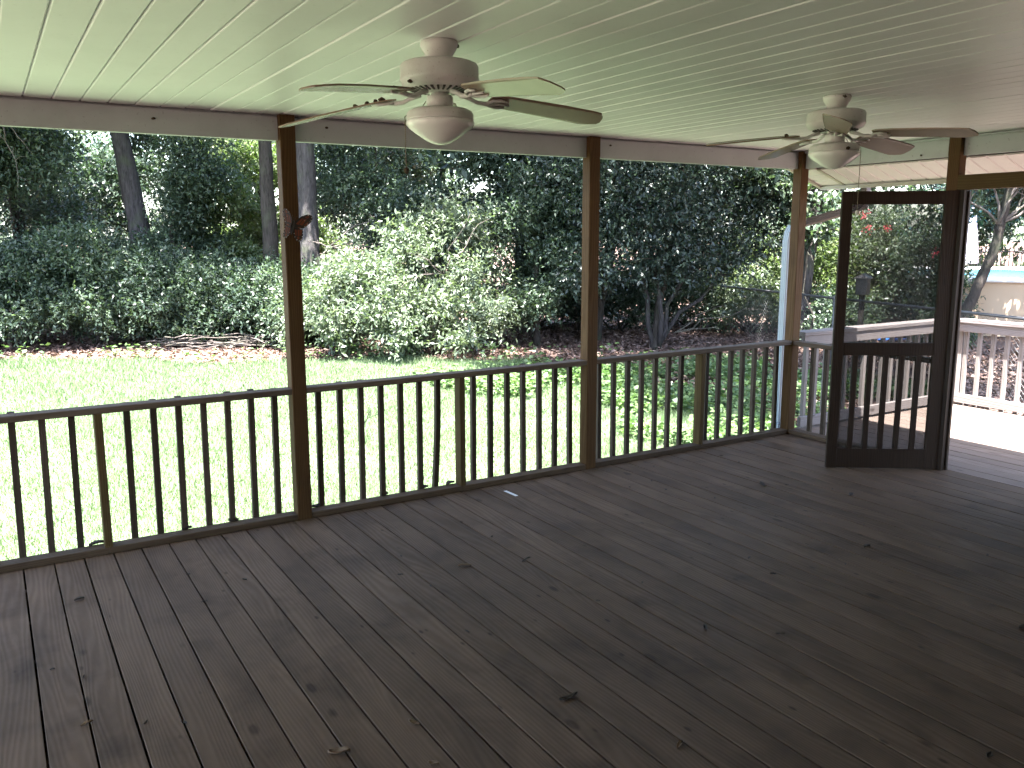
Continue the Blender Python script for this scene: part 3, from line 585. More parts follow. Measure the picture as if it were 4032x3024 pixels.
# ------------------------------------------------------------------ ceiling fans
def fan(label, loc, a0, chain, chain_ang, tilts, droops):
    t = thing('ceiling_fan', label, 'ceiling fan', loc, group='white ceiling fans')       # origin on the ceiling
    Z = lambda z: z - 2.3817
    mb = MB(); mb.lathe([(0, 0), (.064, 0), (.067, -.006), (.066, -.018), (.060, -.030), (.050, -.045), (.0445, -.058), (.044, -.066), (0.02, -.066)]); mb.build('canopy', M['fan'], t)
    h = MB(); h.lathe([(0.02, Z(2.316)), (.060, Z(2.316)), (.120, Z(2.309)), (.134, Z(2.303)), (.1395, Z(2.294)), (.1395, Z(2.256)), (.141, Z(2.253)), (.141, Z(2.247)), (.1385, Z(2.243)), (.132, Z(2.230)), (.120, Z(2.222)), (.095, Z(2.214)), (.060, Z(2.208)), (.02, Z(2.207))], 56)
    hs = h.build('motor_housing', M['fan'], t)
    for k in range(30):
        a = 2*math.pi*k/30; m2 = MB(); c, s = math.cos(a), math.sin(a)
        def P(r, w, z): return (r*c - w*s, r*s + w*c, z)
        z1 = Z(2.2165); z2 = Z(2.2105)
        m2.add([P(.108, -.0042, z1 - .0022), P(.108, .0042, z1 - .0022), P(.072, .003, z2 - .003), P(.072, -.003, z2 - .003), P(.108, -.0042, z1 + .004), P(.108, .0042, z1 + .004), P(.072, .003, z2 + .004), P(.072, -.003, z2 + .004)], [(0, 3, 2, 1), (4, 5, 6, 7), (0, 1, 5, 4), (1, 2, 6, 5), (2, 3, 7, 6), (3, 0, 4, 7)])
        m2.build('vent_slot', M['fan_dark'], hs)
    mb = MB(); mb.lathe([(0.012, Z(2.207)), (.030, Z(2.206)), (.034, Z(2.198)), (.046, Z(2.194)), (.0475, Z(2.188)), (.0475, Z(2.160)), (.044, Z(2.156)), (.02, Z(2.156))]); mb.build('switch_housing', M['fan'], t)
    mb = MB(); mb.lathe([(0.02, Z(2.158)), (.060, Z(2.156)), (.098, Z(2.150)), (.114, Z(2.142)), (.1195, Z(2.132)), (.1195, Z(2.117)), (.1215, Z(2.114)), (.118, Z(2.111)), (.05, Z(2.111))], 48); mb.build('light_fitter', M['fan'], t)
    mb = MB(); mb.lathe([(0.05, Z(2.112)), (.119, Z(2.1105)), (.1225, Z(2.104)), (.1215, Z(2.096)), (.112, Z(2.084)), (.094, Z(2.070)), (.072, Z(2.055)), (.050, Z(2.041)), (.032, Z(2.033)), (.014, Z(2.0285)), (.001, Z(2.0275))], 48); mb.build('glass_bowl', M['glass'], t)
    for k in range(5):
        a = math.radians(a0 + 72*k)
        ir = MB()
        ir.tube([(.075, 0, Z(2.204)), (.110, 0, Z(2.193)), (.140, 0, Z(2.180)), (.175, 0, Z(2.1775)), (.200, 0, Z(2.1805))], [.010, .008, .008, .009, .009], 8)
        for sgn in (-1, 1):
            ir.tube([(.172, 0, Z(2.1775)), (.192, .024*sgn, Z(2.180) - .005*sgn), (.222, .034*sgn, Z(2.178) - .007*sgn), (.252, .026*sgn, Z(2.176) - .005*sgn)], [.006, .006, .006, .004], 6)
        ir.tube([(.185, 0, Z(2.179)), (.262, 0, Z(2.176))], [.007, .004], 6)
        br = ir.build('blade_arm', M['fan'], t, rot=(0, 0, a))
        tilt = math.radians(tilts[k])
        out = [(.185, -.040), (.205, -.052), (.28, -.058), (.45, -.064), (.575, -.066), (.612, -.062), (.632, -.030), (.640, .012), (.634, .032), (.606, .050), (.570, .0645), (.45, .0635), (.28, .056), (.205, .050), (.185, .038)]
        b = MB(); ct, st = math.cos(tilt), math.sin(tilt); zc = Z(2.190); n = len(out); vs = []
        for dz in (-.003, .003):
            vs += [(x, y*ct - dz*st, zc - droops[k]*(x - .19)/.45 - .012*((x - .19)/.45)**2 + y*st*-1 + dz*ct) for x, y in out]
        b.add(vs, [tuple(range(n - 1, -1, -1)), tuple(range(n, 2*n))] + [(i, (i + 1) % n, n + (i + 1) % n, n + i) for i in range(n)])
        b.build('blade', M['blade'], t, rot=(0, 0, a))
    cz0 = Z(2.178); ca = math.radians(chain_ang); mb = MB(); ex, ey = .050*math.cos(ca), .050*math.sin(ca)
    ex2, ey2 = .126*math.cos(ca), .126*math.sin(ca)
    pts = [(ex, ey, cz0), (ex*1.3, ey*1.3, cz0 - .022), (ex2, ey2, Z(2.125)), (ex2, ey2, Z(2.0)), (ex2 + .002, ey2, Z(chain))]
    mb.tube(pts, 0.0016, 5)
    n = int((2.11 - chain)/0.0075)
    for i in range(n): mb.lathe([(0.0003, Z(2.11) - i*.0075 + .0027), (.0026, Z(2.11) - i*.0075), (.0003, Z(2.11) - i*.0075 - .0027)], 6, c=(ex2 + .001, ey2))
    ch = mb.build('pull_chain', M['brass'], t)
    mb = MB(); zc = Z(chain); mb.lathe([(.0008, zc + .012), (.006, zc + .010), (.0095, zc + .004), (.0095, zc - .004), (.006, zc - .010), (.0008, zc - .012)], 14, c=(ex2 + .002, ey2)); mb.build('chain_ball', M['mud'] if chain > 1.9 else M['fan'], ch)
    return t
f1 = fan('dirty white ceiling fan with light bowl, nearer and left', (1.416, -2.069, CZ), 61.0, 1.938, 152, (11, 9.5, -2, 16, 12), (.030, .066, .038, .030, .040))
f2 = fan('dirty white ceiling fan with light bowl above the screen door', (3.650, -2.000, CZ), 3.0, 1.812, -62, (18, 5, 8, 19, 12), (.034, .050, .030, -.022, .020))
# mud dauber nests stuck on fans and beam
def lump(parent, name, x, y, z, r, seed):
    g = random.Random(seed); mb = MB(); pr = []
    vs = []; fs = []; nu, nv = 8, 5
    for j in range(nv + 1):
        th = math.pi*j/nv
        for i in range(nu):
            ph = 2*math.pi*i/nu; q = r*(1 + g.uniform(-.25, .25)); vs.append((x + q*math.sin(th)*math.cos(ph)*1.3, y + q*math.sin(th)*math.sin(ph), z + q*math.cos(th)*.8))
    for j in range(nv):
        for i in range(nu): fs.append((j*nu + i, (j + 1)*nu + i, (j + 1)*nu + (i + 1) % nu, j*nu + (i + 1) % nu))
    mb.add(vs, fs, True); return mb.build(name, M['mud'], parent)
for k, (rad, ang, z) in enumerate(((.225, 133, -.188), (.25, 133, -.192), (.285, 133, -.198), (.33, 133, -.206), (.25, 205, -.190), (.136, 195, -.151), (.064, 330, -.016))):
    a = math.radians(ang); lump(f1, 'mud_nest', rad*math.cos(a), rad*math.sin(a), z, .0075 if k else .010, k)
for k, (rad, ang, z) in enumerate(((.24, 147, -.190), (.062, 250, -.012), (.055, 268, -.010), (.12, 250, -.262))):
    a = math.radians(ang); lump(f2, 'mud_nest', rad*math.cos(a), rad*math.sin(a), z, .010, 20 + k)
for k, (x, y, z, l) in enumerate(((0.80, 0.040, 2.315, 'small dark mud nest on the front beam at left'), (1.745, 0.040, 2.325, 'small dark wasp nest on the front beam right of the butterfly post'), (3.83, 0.040, 2.330, 'small dark mud nest on the front beam by the middle post'), (5.830, -1.03, 2.268, 'small dark mud nest on the lower edge of the end beam'))):
    tag(lump(None, 'mud_nest', x, y, z, .0075, 40 + k), l, 'mud nest', 'mud nests on the beams')

# ------------------------------------------------------------------ butterfly ornament on the post
bf = thing('butterfly_ornament', 'orange and black metal butterfly ornament on the post', 'ornament', (1.502, -0.006, 1.765), (0, math.radians(13), 0))
def wing(name, pts, sgn, ang, seed, inner, dots):
    """pts outline in wing plane, x outward"""
    ca, sa = math.cos(ang), math.sin(ang)
    def T(x, z, d=0.0): return (sgn*(x*ca + d*sa), -(x*sa) + -d*ca - 0.006, z)
    n = len(pts); mb = MB(); vs = [T(x, z, 0) for x, z in pts] + [T(x, z, .0016) for x, z in pts]
    fs = [tuple(range(n)), tuple(range(2*n - 1, n - 1, -1))] + [(i, n + i, n + (i + 1) % n, (i + 1) % n) for i in range(n)]
    mb.add(vs, fs); w = mb.build(name, M['wing_dark'], bf)
    for poly in inner:
        m2 = MB(); k = len(poly); m2.add([T(x, z, .0018) for x, z in poly] + [T(x, z, .0026) for x, z in poly], [tuple(range(k)), tuple(range(2*k - 1, k - 1, -1))] + [(i, k + i, k + (i + 1) % k, (i + 1) % k) for i in range(k)]); m2.build('orange_panel', M['wing'], w)
    for (x, z, r) in dots:
        k = 8; m3 = MB(); m3.add([T(x + r*math.cos(2*math.pi*i/k), z + r*math.sin(2*math.pi*i/k), .0028) for i in range(k)] + [T(x, z, .0045)], [(i, (i + 1) % k, k) for i in range(k)]); m3.build('white_dot', M['white'], w)
fore = [(.006, .006), (.012, .030), (.040, .062), (.072, .080), (.094, .078), (.104, .062), (.096, .038), (.078, .014), (.060, -.006), (.030, -.012), (.008, -.010)]
hind = [(.006, -.010), (.030, -.012), (.058, -.010), (.064, -.036), (.066, -.066), (.054, -.084), (.034, -.082), (.016, -.058), (.008, -.034)]
fi = [[(.016, .012), (.040, .046), (.052, .052), (.030, .010)], [(.036, .012), (.056, .050), (.070, .050), (.052, .010)], [(.058, .060), (.072, .071), (.084, .068), (.074, .054)], [(.030, -.004), (.050, .000), (.044, -.008), (.028, -.009)], [(.060, .014), (.078, .038), (.084, .036), (.070, .012)]]
hi_ = [[(.014, -.020), (.026, -.020), (.030, -.056), (.022, -.052)], [(.030, -.018), (.040, -.018), (.046, -.050), (.038, -.056)], [(.044, -.016), (.054, -.016), (.056, -.044), (.050, -.050)], [(.034, -.060), (.046, -.056), (.048, -.070), (.038, -.072)]]
fd = [(.074, .075, .0022), (.096, .066, .0024), (.094, .050, .0022), (.088, .040, .002), (.078, .024, .0024), (.066, .008, .0022), (.050, .066, .0018), (.060, .040, .0016)]
hd = [(.060, -.016, .0022), (.061, -.034, .0024), (.062, -.052, .0022), (.060, -.068, .0024), (.050, -.079, .0022), (.036, -.076, .0024), (.022, -.062, .002), (.014, -.044, .002)]
wing('forewing', fore, 1, math.radians(12), 1, fi, fd); wing('hindwing', hind, 1, math.radians(12), 2, hi_, hd)
wing('forewing', fore, -1, math.radians(33), 3, fi, fd); wing('hindwing', hind, -1, math.radians(33), 4, hi_, hd)
mb = MB(); mb.lathe([(.0005, .030), (.006, .026), (.007, .016), (.005, .010), (.0085, .002), (.0085, -.016), (.006, -.034), (.003, -.052), (.0005, -.056)], 12); b = mb.build('body', M['wing_dark'], bf, (0, -.010, 0))
for s in (-1, 1):
    mb = MB(); mb.tube([(0, -.010, .026), (s*.008, -.013, .045), (s*.014, -.014, .056)], .0009, 5); mb.build('antenna', M['wing_dark'], bf)

# ------------------------------------------------------------------ small things on the floor
def curled_leaf(name, label, loc, L, Wd, rot, mat, seed, group='dry leaves lying on the porch floor'):
    g = random.Random(seed); mb = MB(); nu, nv = 7, 4; top = []
    for i in range(nu + 1):
        s = i/nu; w = Wd*math.sin(math.pi*min(max(s*0.94 + 0.03, 0), 1))**0.8*(1 + g.uniform(-.18, .18))
        for j in range(nv + 1):
            q = (j/nv - 0.5)*2; curl = (q*q)*Wd*0.35 + math.sin(s*5 + seed)*L*0.05 + g.uniform(0, .002)
            top.append(((s - .5)*L, q*w*0.5, max(curl, 0) + 0.002))
    n = len(top); fs = []
    k = nv + 1
    for i in range(nu):
        for j in range(nv):
            a = i*k + j; fs += [(a, a + k, a + k + 1, a + 1), (n + a, n + a + 1, n + a + k + 1, n + a + k)]
    ring = [j for j in range(k)] + [i*k + nv for i in range(1, nu + 1)] + [nu*k + j for j in range(nv - 1, -1, -1)] + [i*k for i in range(nu - 1, 0, -1)]
    for a, b in zip(ring, ring[1:] + ring[:1]): fs.append((a, b, n + b, n + a))
    mb.add([(x, y, z + .0008) for x, y, z in top] + top, fs, True)
    return tag(mb.build(name, M[mat], None, (loc[0], loc[1], loc[2] if len(loc) > 2 else 0.0), (0, 0, rot)), label, 'leaf', group)
LS = 'small dark bit of dry leaf lying on the floor boards'
for k, (lab, x, y, L, w, r, m) in enumerate([
        ('large curled brown leaf on the floor at the bottom edge of the picture', 0.835, -2.393, .075, .035, -.5, 'dryleaf'),
        ('pale curled leaf on the floor near the lower left corner', 0.133, -1.758, .045, .016, .3, 'dryleaf'),
        ('black leaf scrap on the floor below the left railing bay', 0.212, -0.575, .045, .022, .2, 'darkleaf'),
        ('slim brown leaf on the floor boards below the butterfly post', 1.97, -1.173, .075, .022, -.2, 'dryleaf'),
        ('pale broken leaf on the floor near the bottom left', 1.121, -2.367, .045, .022, -1.0, 'dryleaf'),
        ('crumpled brown leaf on the floor, bottom centre', 1.686, -2.515, .085, .022, .05, 'darkleaf'),
        ('small pale leaf lying on the floor at the very bottom edge', 1.076, -2.614, .040, .02, -.9, 'dryleaf'),
        ('thin dry leaf on the floor left of the door shadow', 2.289, -1.271, .07, .014, .3, 'darkleaf'),
        ('dark knotty leaf on the floor in front of the screen door', 4.733, -1.445, .055, .03, .3, 'darkleaf'),
        ('dark leaf on the floor right of centre', 3.997, -2.104, .065, .025, .1, 'darkleaf'),
        ('slim dark leaf on the floor, lower right of centre', 2.525, -2.366, .07, .022, .9, 'darkleaf'),
        ('dark leaf crumb at the lower right corner', 2.662, -3.544, .04, .02, .2, 'darkleaf'),
        ('dark curled leaf at the right edge of the floor', 3.713, -3.091, .05, .02, 0, 'darkleaf'),
        ('long dark leaf on the floor just left of the screen door', 4.413, -0.97, .08, .025, 1.2, 'darkleaf'),
        ('tan leaf fragment on the floor at the bottom right', 1.834, -2.959, .05, .018, .4, 'dryleaf')]):
    curled_leaf('dry_leaf', lab, (x, y), L, w, r, m, 60 + k)
rr = random.Random(5)
for k in range(34):
    x = rr.uniform(0.0, 4.8); y = rr.uniform(-2.6, -0.15)
    curled_leaf('leaf_scrap', LS, (x, y), rr.uniform(.014, .032), rr.uniform(.008, .014), rr.uniform(0, 6), 'darkleaf', 100 + k, 'leaf scraps scattered on the floor')
for k, (x, lab) in enumerate(((.36, 'dead leaf caught on the bottom rail beside the left newel'), (.83, 'dark curled leaf under the third baluster left of the butterfly post'), (1.095, 'dark leaf at the foot of a baluster left of the butterfly post'), (1.60, 'dead leaf bits on the rail right of the butterfly post'), (2.06, 'dark leaf at the foot of a baluster in the middle bay'), (2.345, 'dark leaf caught beside the warped baluster'), (2.54, 'dead leaf clump on the rail left of the middle newel'))):
    curled_leaf('dry_leaf', lab, (x, .088, .036), .085 if k in (0, 6) else .06, .04, rr.uniform(-.4, .4), 'darkleaf', 200 + k, 'dead leaves caught on the bottom rail')
mb = MB(); mb.prism([(-.011, -.07), (.011, -.07), (.012, .066), (-.010, .071)], 0.0012, 0.0022)
tag(mb.build('paper_strip', M['paper'], None, (2.840, -.212, 0), (0, 0, .06)), 'narrow white paper strip lying on the floor by the railing', 'paper')
ts = thing('torn_screen', 'wisp of torn screen netting hanging between the balusters', 'screen', (1.985, .130, .56))
mb = MB(); mb.tube([(-.055, 0, -.045), (-.03, 0, -.035), (-.01, .004, -.012), (.03, 0, .002), (.075, .003, .012), (.088, 0, .055)], .0016, 5); mb.build('frayed_edge', M['black'], ts)
mb = MB(); mb.add([(-.055, 0, -.045), (-.03, .004, -.028), (-.008, .006, .000), (-.004, 0, .045), (.010, .005, .060), (.024, .002, .012), (0, 0, -.008), (-.03, -.002, -.040)], [tuple(range(8))]); mb.build('netting', M['screen'], ts)

# ------------------------------------------------------------------ trees and shrubs
def dome(g, r, h, n, k=.30, squash=.62):
    """lumps spread over the surface of a dome, so that light and dark clumps form"""
    L = []
    for i in range(n):
        u = (i + .5)/n; a = i*2.39996 + g.uniform(-.4, .4); el = math.asin(min(.98, .08 + .90*u)); q = r*g.uniform(.62, .88)
        s_ = r*k*g.uniform(.75, 1.25); L.append((q*math.cos(el)*math.cos(a), q*math.cos(el)*math.sin(a), max(.25, h*(.10 + .74*math.sin(el)*g.uniform(.85, 1.05))), s_, s_, s_*squash*g.uniform(.8, 1.2)))
    L.append((0, 0, h*.40, r*.5, r*.5, h*.28)); return L
def shrub(name, label, base, r, h, twigs, per, L, leaf, seed, stems=5, group=None, lobes=None, barkm='bark_dark', cat='shrub', **kw):
    g = random.Random(seed); t = thing(name, label, cat, (base[0], base[1], GZ), group=group)
    if lobes is None: lobes = dome(g, r, h, 22)
    for i in range(stems):
        lb = lobes[i % len(lobes)]; p = limb_pts((g.uniform(-.12, .12), g.uniform(-.12, .12), -.03), (lb[0], lb[1], lb[2] + lb[5]*.3), g, .3, 5)
        m = MB(); m.tube(p, [.030*(1 - .75*j/5) for j in range(6)], 7)
        for j in range(3):
            e = Vector(lb[:3]) + Vector((g.uniform(-1, 1)*lb[3], g.uniform(-1, 1)*lb[4], g.uniform(-.5, 1)*lb[5])); pp = limb_pts(p[2 + j], e, g, .1, 4); m.tube(pp, [.012*(1 - .7*x/4) for x in range(5)], 5)
        m.build('stem', M[barkm], t)
    V, tone = crown(lobes, twigs, per, L, seed=seed, **kw); quads_obj('foliage', V, tone, M[leaf], t)
    return t
HG = 'dark evergreen shrubs along the far side of the lawn'
for k, (x, y, r, h, lab) in enumerate([
        (-0.9, 16.2, 1.5, 2.9, 'dark evergreen shrub at the far left edge of the lawn'),
        (0.55, 15.3, 1.35, 2.5, 'dark layered shrub in the left corner of the first opening'),
        (1.75, 14.7, 1.35, 2.75, 'dense dark shrub below the pale left tree trunk'),
        (2.95, 14.2, 1.25, 2.3, 'dark shrub just right of the pale left trunk'),
        (3.9, 13.9, 1.2, 1.9, 'low dark shrub behind the brush pile'),
        (4.75, 13.2, 1.25, 1.9, 'dark shrub left of the butterfly post'),
        (5.6, 12.4, 1.2, 1.8, 'dark shrub half hidden by the butterfly post')]):
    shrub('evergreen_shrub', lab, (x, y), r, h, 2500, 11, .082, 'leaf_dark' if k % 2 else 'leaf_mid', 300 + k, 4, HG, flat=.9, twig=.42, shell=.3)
# the bright shrub in the middle
lobes = []; g = random.Random(404)
for (bx, by, bz, br, bh, n_) in ((-.9, -.1, 0, 1.35, 2.0, 16), (.55, -.1, 0, 1.35, 3.0, 20), (1.5, .1, 0, 1.0, 2.0, 12), (-1.9, .1, 0, .75, 1.3, 8), (.1, -.8, 0, .95, 1.5, 10)):
    lobes += [(x + bx + g.uniform(-.2, .2), y + by, z + bz + g.uniform(-.1, .15), a, b, c) for x, y, z, a, b, c in dome(g, br, bh*1.1, n_, .27, .6)[:-1] if g.random() > .12]
shrub('bright_shrub', 'big pale green sunlit shrub in the middle of the view', (6.95, 10.1), 2.3, 3.1, 4300, 11, .095, 'leaf_shrub', 400, 9, None, lobes, 'twig', flat=.9, twig=.52, wr=.36, shell=.35)
# trunks, with unseen canopies shifted to shape the shade on the shrubs
def canopy(g, r, z0, z1, n): 
    return [((q := g.uniform(.1, .95)*r)*math.cos(a := g.uniform(0, 6.283)), q*math.sin(a), g.uniform(z0, z1), r*g.uniform(.28, .45), r*g.uniform(.28, .45), r*g.uniform(.18, .30)) for _ in range(n)]
TG = 'tall trees at the edge of the wood'
def tall(name, lab, base, lean, r0, h, seed, leaf, cr, zlo, twigs, L=.20, low=None, barkm='bark', per=8, off=(-1.2, -2.6), **kw):
    g = random.Random(seed); lb = (low or []) + [(a + off[0], b + off[1], c, d, e, f) for a, b, c, d, e, f in canopy(g, cr, zlo, h + 1.0, 14)]
    return tree(name, lab, 'tree', base, [(0, 0, -.05), (lean[0]*.4, lean[1]*.4, h*.4), (lean[0], lean[1], h)], r0, r0*.45, lb, twigs, per, L, leaf, barkm, seed, 7, TG, flat=.8, twig=.5, **kw)
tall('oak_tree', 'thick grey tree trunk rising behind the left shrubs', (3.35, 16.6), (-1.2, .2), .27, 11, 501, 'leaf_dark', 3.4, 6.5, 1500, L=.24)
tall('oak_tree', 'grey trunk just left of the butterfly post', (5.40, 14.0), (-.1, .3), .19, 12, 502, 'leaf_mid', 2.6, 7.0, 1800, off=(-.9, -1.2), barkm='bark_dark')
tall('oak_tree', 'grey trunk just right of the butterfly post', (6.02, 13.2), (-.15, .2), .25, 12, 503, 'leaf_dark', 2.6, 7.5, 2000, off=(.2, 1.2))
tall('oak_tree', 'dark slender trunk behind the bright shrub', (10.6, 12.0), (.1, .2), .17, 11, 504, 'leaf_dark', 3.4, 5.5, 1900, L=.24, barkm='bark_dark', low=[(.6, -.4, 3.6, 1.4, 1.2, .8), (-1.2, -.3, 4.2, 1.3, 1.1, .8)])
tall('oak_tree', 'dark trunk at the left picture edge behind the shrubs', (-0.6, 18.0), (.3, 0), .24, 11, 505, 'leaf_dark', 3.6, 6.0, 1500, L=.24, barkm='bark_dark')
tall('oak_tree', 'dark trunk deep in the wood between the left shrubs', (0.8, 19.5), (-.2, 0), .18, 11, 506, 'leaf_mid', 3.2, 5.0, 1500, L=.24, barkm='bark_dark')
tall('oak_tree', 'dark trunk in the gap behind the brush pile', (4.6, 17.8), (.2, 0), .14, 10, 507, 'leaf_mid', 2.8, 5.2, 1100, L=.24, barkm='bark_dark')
# understory that closes the wood: leafy from the ground up
def under(lab, base, r, h, seed, leaf, twigs=2300, L=.11, per=8, lowz=.5, barkm='bark_dark', **kw):
    g = random.Random(seed); lb = []
    for i in range(13):
        a = g.uniform(0, 6.283); q = g.uniform(.1, .9)*r; z = g.uniform(lowz, h); s = r*g.uniform(.34, .55)
        lb.append((q*math.cos(a), q*math.sin(a), z, s, s, s*g.uniform(.45, .75)))
    return tree('understory_tree', lab, 'tree', base, [(0, 0, -.05), (g.uniform(-.3, .3), g.uniform(-.3, .3), h*.5), (g.uniform(-.5, .5), g.uniform(-.5, .5), h*.95)], .07, .025, lb, twigs, per, L, leaf, barkm, seed, 6, 'leafy understory trees in the wood', flat=.85, twig=.45, **kw)
for k, a in enumerate([
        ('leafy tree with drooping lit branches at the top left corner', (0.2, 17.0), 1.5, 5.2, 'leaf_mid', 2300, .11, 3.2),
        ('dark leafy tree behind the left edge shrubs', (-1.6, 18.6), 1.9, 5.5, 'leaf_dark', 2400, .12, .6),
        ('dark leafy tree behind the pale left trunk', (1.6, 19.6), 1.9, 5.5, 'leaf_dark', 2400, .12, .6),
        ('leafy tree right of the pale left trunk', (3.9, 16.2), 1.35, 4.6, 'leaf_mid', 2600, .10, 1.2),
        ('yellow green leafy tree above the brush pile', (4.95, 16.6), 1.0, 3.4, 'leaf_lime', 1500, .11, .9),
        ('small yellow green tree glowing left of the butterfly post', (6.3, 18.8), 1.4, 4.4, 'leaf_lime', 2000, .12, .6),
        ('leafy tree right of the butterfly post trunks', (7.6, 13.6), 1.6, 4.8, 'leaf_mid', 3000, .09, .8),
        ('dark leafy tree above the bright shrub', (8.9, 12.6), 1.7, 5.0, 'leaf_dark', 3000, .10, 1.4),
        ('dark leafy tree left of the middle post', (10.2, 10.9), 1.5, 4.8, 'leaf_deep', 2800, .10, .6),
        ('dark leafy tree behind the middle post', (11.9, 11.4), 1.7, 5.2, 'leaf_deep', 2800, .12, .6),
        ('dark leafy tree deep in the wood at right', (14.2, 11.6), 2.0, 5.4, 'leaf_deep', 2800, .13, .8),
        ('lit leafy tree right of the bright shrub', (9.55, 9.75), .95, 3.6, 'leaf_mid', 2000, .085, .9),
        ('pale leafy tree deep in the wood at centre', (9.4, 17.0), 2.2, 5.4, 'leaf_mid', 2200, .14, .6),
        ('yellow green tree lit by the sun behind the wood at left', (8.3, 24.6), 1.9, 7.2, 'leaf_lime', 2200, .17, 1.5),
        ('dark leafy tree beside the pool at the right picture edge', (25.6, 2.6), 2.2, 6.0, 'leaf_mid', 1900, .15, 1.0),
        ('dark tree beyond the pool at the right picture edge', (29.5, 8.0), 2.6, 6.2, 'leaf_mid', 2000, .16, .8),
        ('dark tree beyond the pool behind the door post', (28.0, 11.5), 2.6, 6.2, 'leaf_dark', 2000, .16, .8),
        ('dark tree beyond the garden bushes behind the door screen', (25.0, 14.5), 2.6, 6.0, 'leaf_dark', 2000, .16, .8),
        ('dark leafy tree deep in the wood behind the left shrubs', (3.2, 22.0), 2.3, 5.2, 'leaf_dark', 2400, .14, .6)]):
    lab, base, r, h, leaf, tw, L, lz = a
    under(lab, base, r, h, 600 + k, leaf, tw, L, 8, lz)
# dark spreading tree right of the middle post, several stems, drooping leaves
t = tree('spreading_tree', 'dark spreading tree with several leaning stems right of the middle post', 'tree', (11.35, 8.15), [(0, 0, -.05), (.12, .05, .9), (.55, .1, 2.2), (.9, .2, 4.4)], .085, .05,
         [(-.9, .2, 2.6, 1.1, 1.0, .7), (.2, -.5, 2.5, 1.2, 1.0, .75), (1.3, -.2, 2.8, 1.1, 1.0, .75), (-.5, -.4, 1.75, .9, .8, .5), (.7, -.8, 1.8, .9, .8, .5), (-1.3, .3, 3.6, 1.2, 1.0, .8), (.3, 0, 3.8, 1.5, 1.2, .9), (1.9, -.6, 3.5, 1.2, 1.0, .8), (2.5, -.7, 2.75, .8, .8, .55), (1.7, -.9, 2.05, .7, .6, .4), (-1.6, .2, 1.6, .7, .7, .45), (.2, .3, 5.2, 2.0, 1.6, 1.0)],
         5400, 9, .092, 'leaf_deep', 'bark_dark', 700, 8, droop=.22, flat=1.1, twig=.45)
g7 = random.Random(9)
for e in ((-.55, .1, 2.6), (-.12, -.1, 2.9), (.95, -.3, 2.0), (1.6, -.5, 1.5)):
    m = MB(); p = limb_pts((g7.uniform(-.1, .1), g7.uniform(-.08, .08), -.04), e, g7, .35, 6); m.tube(p, [.055*(1 - .6*j/6) for j in range(7)], 8); m.build('stem', M['bark'], t)
tree('leaning_tree', 'dark limb leaning right behind the middle post', 'tree', (10.95, 9.75), [(0, 0, -.05), (.25, -.3, 2.1), (.75, -.5, 3.4), (1.6, -.6, 5.4)], .15, .08, [(1.4, -.5, 5.0, 1.3, 1.2, .7), (.4, -.2, 4.6, 1.1, 1, .7), (2.3, -.7, 5.6, 1.3, 1.2, .7)], 1300, 8, .13, 'leaf_deep', 'bark_dark', 710, 3, flat=.8)
# overhanging branch tree whose larger leaves show at the upper right of the third opening, and which shades the lawn
lb = [(-.5, .25, 3.3, .9, .8, .55), (.15, -.05, 3.0, .75, .7, .5), (-1.15, .15, 3.7, .9, .8, .5), (-.1, -.35, 2.4, .6, .5, .4)]
g = random.Random(64)
for ix in range(5):
    for iy in range(6):
        if g.random() < .12: continue
        lb.append((6.5 + 1.2*ix + g.uniform(-.3, .3) - 14.1, -.1 + 1.2*iy + g.uniform(-.3, .3) - 6.95, 7.3 + g.uniform(-.5, .6), g.uniform(.85, 1.15), g.uniform(.85, 1.15), g.uniform(.4, .7)))
tree('overhanging_tree', 'tree with big sunlit leaves overhanging beside the corner post', 'tree', (14.1, 6.95), [(0, 0, -.05), (.1, -.2, 2.5), (-.2, -.6, 5.0), (-.9, -1.4, 7.5)], .16, .08, lb, 5600, 8, .16, 'leaf_mid', 'bark', 720, 4, flat=.7, twig=.5)
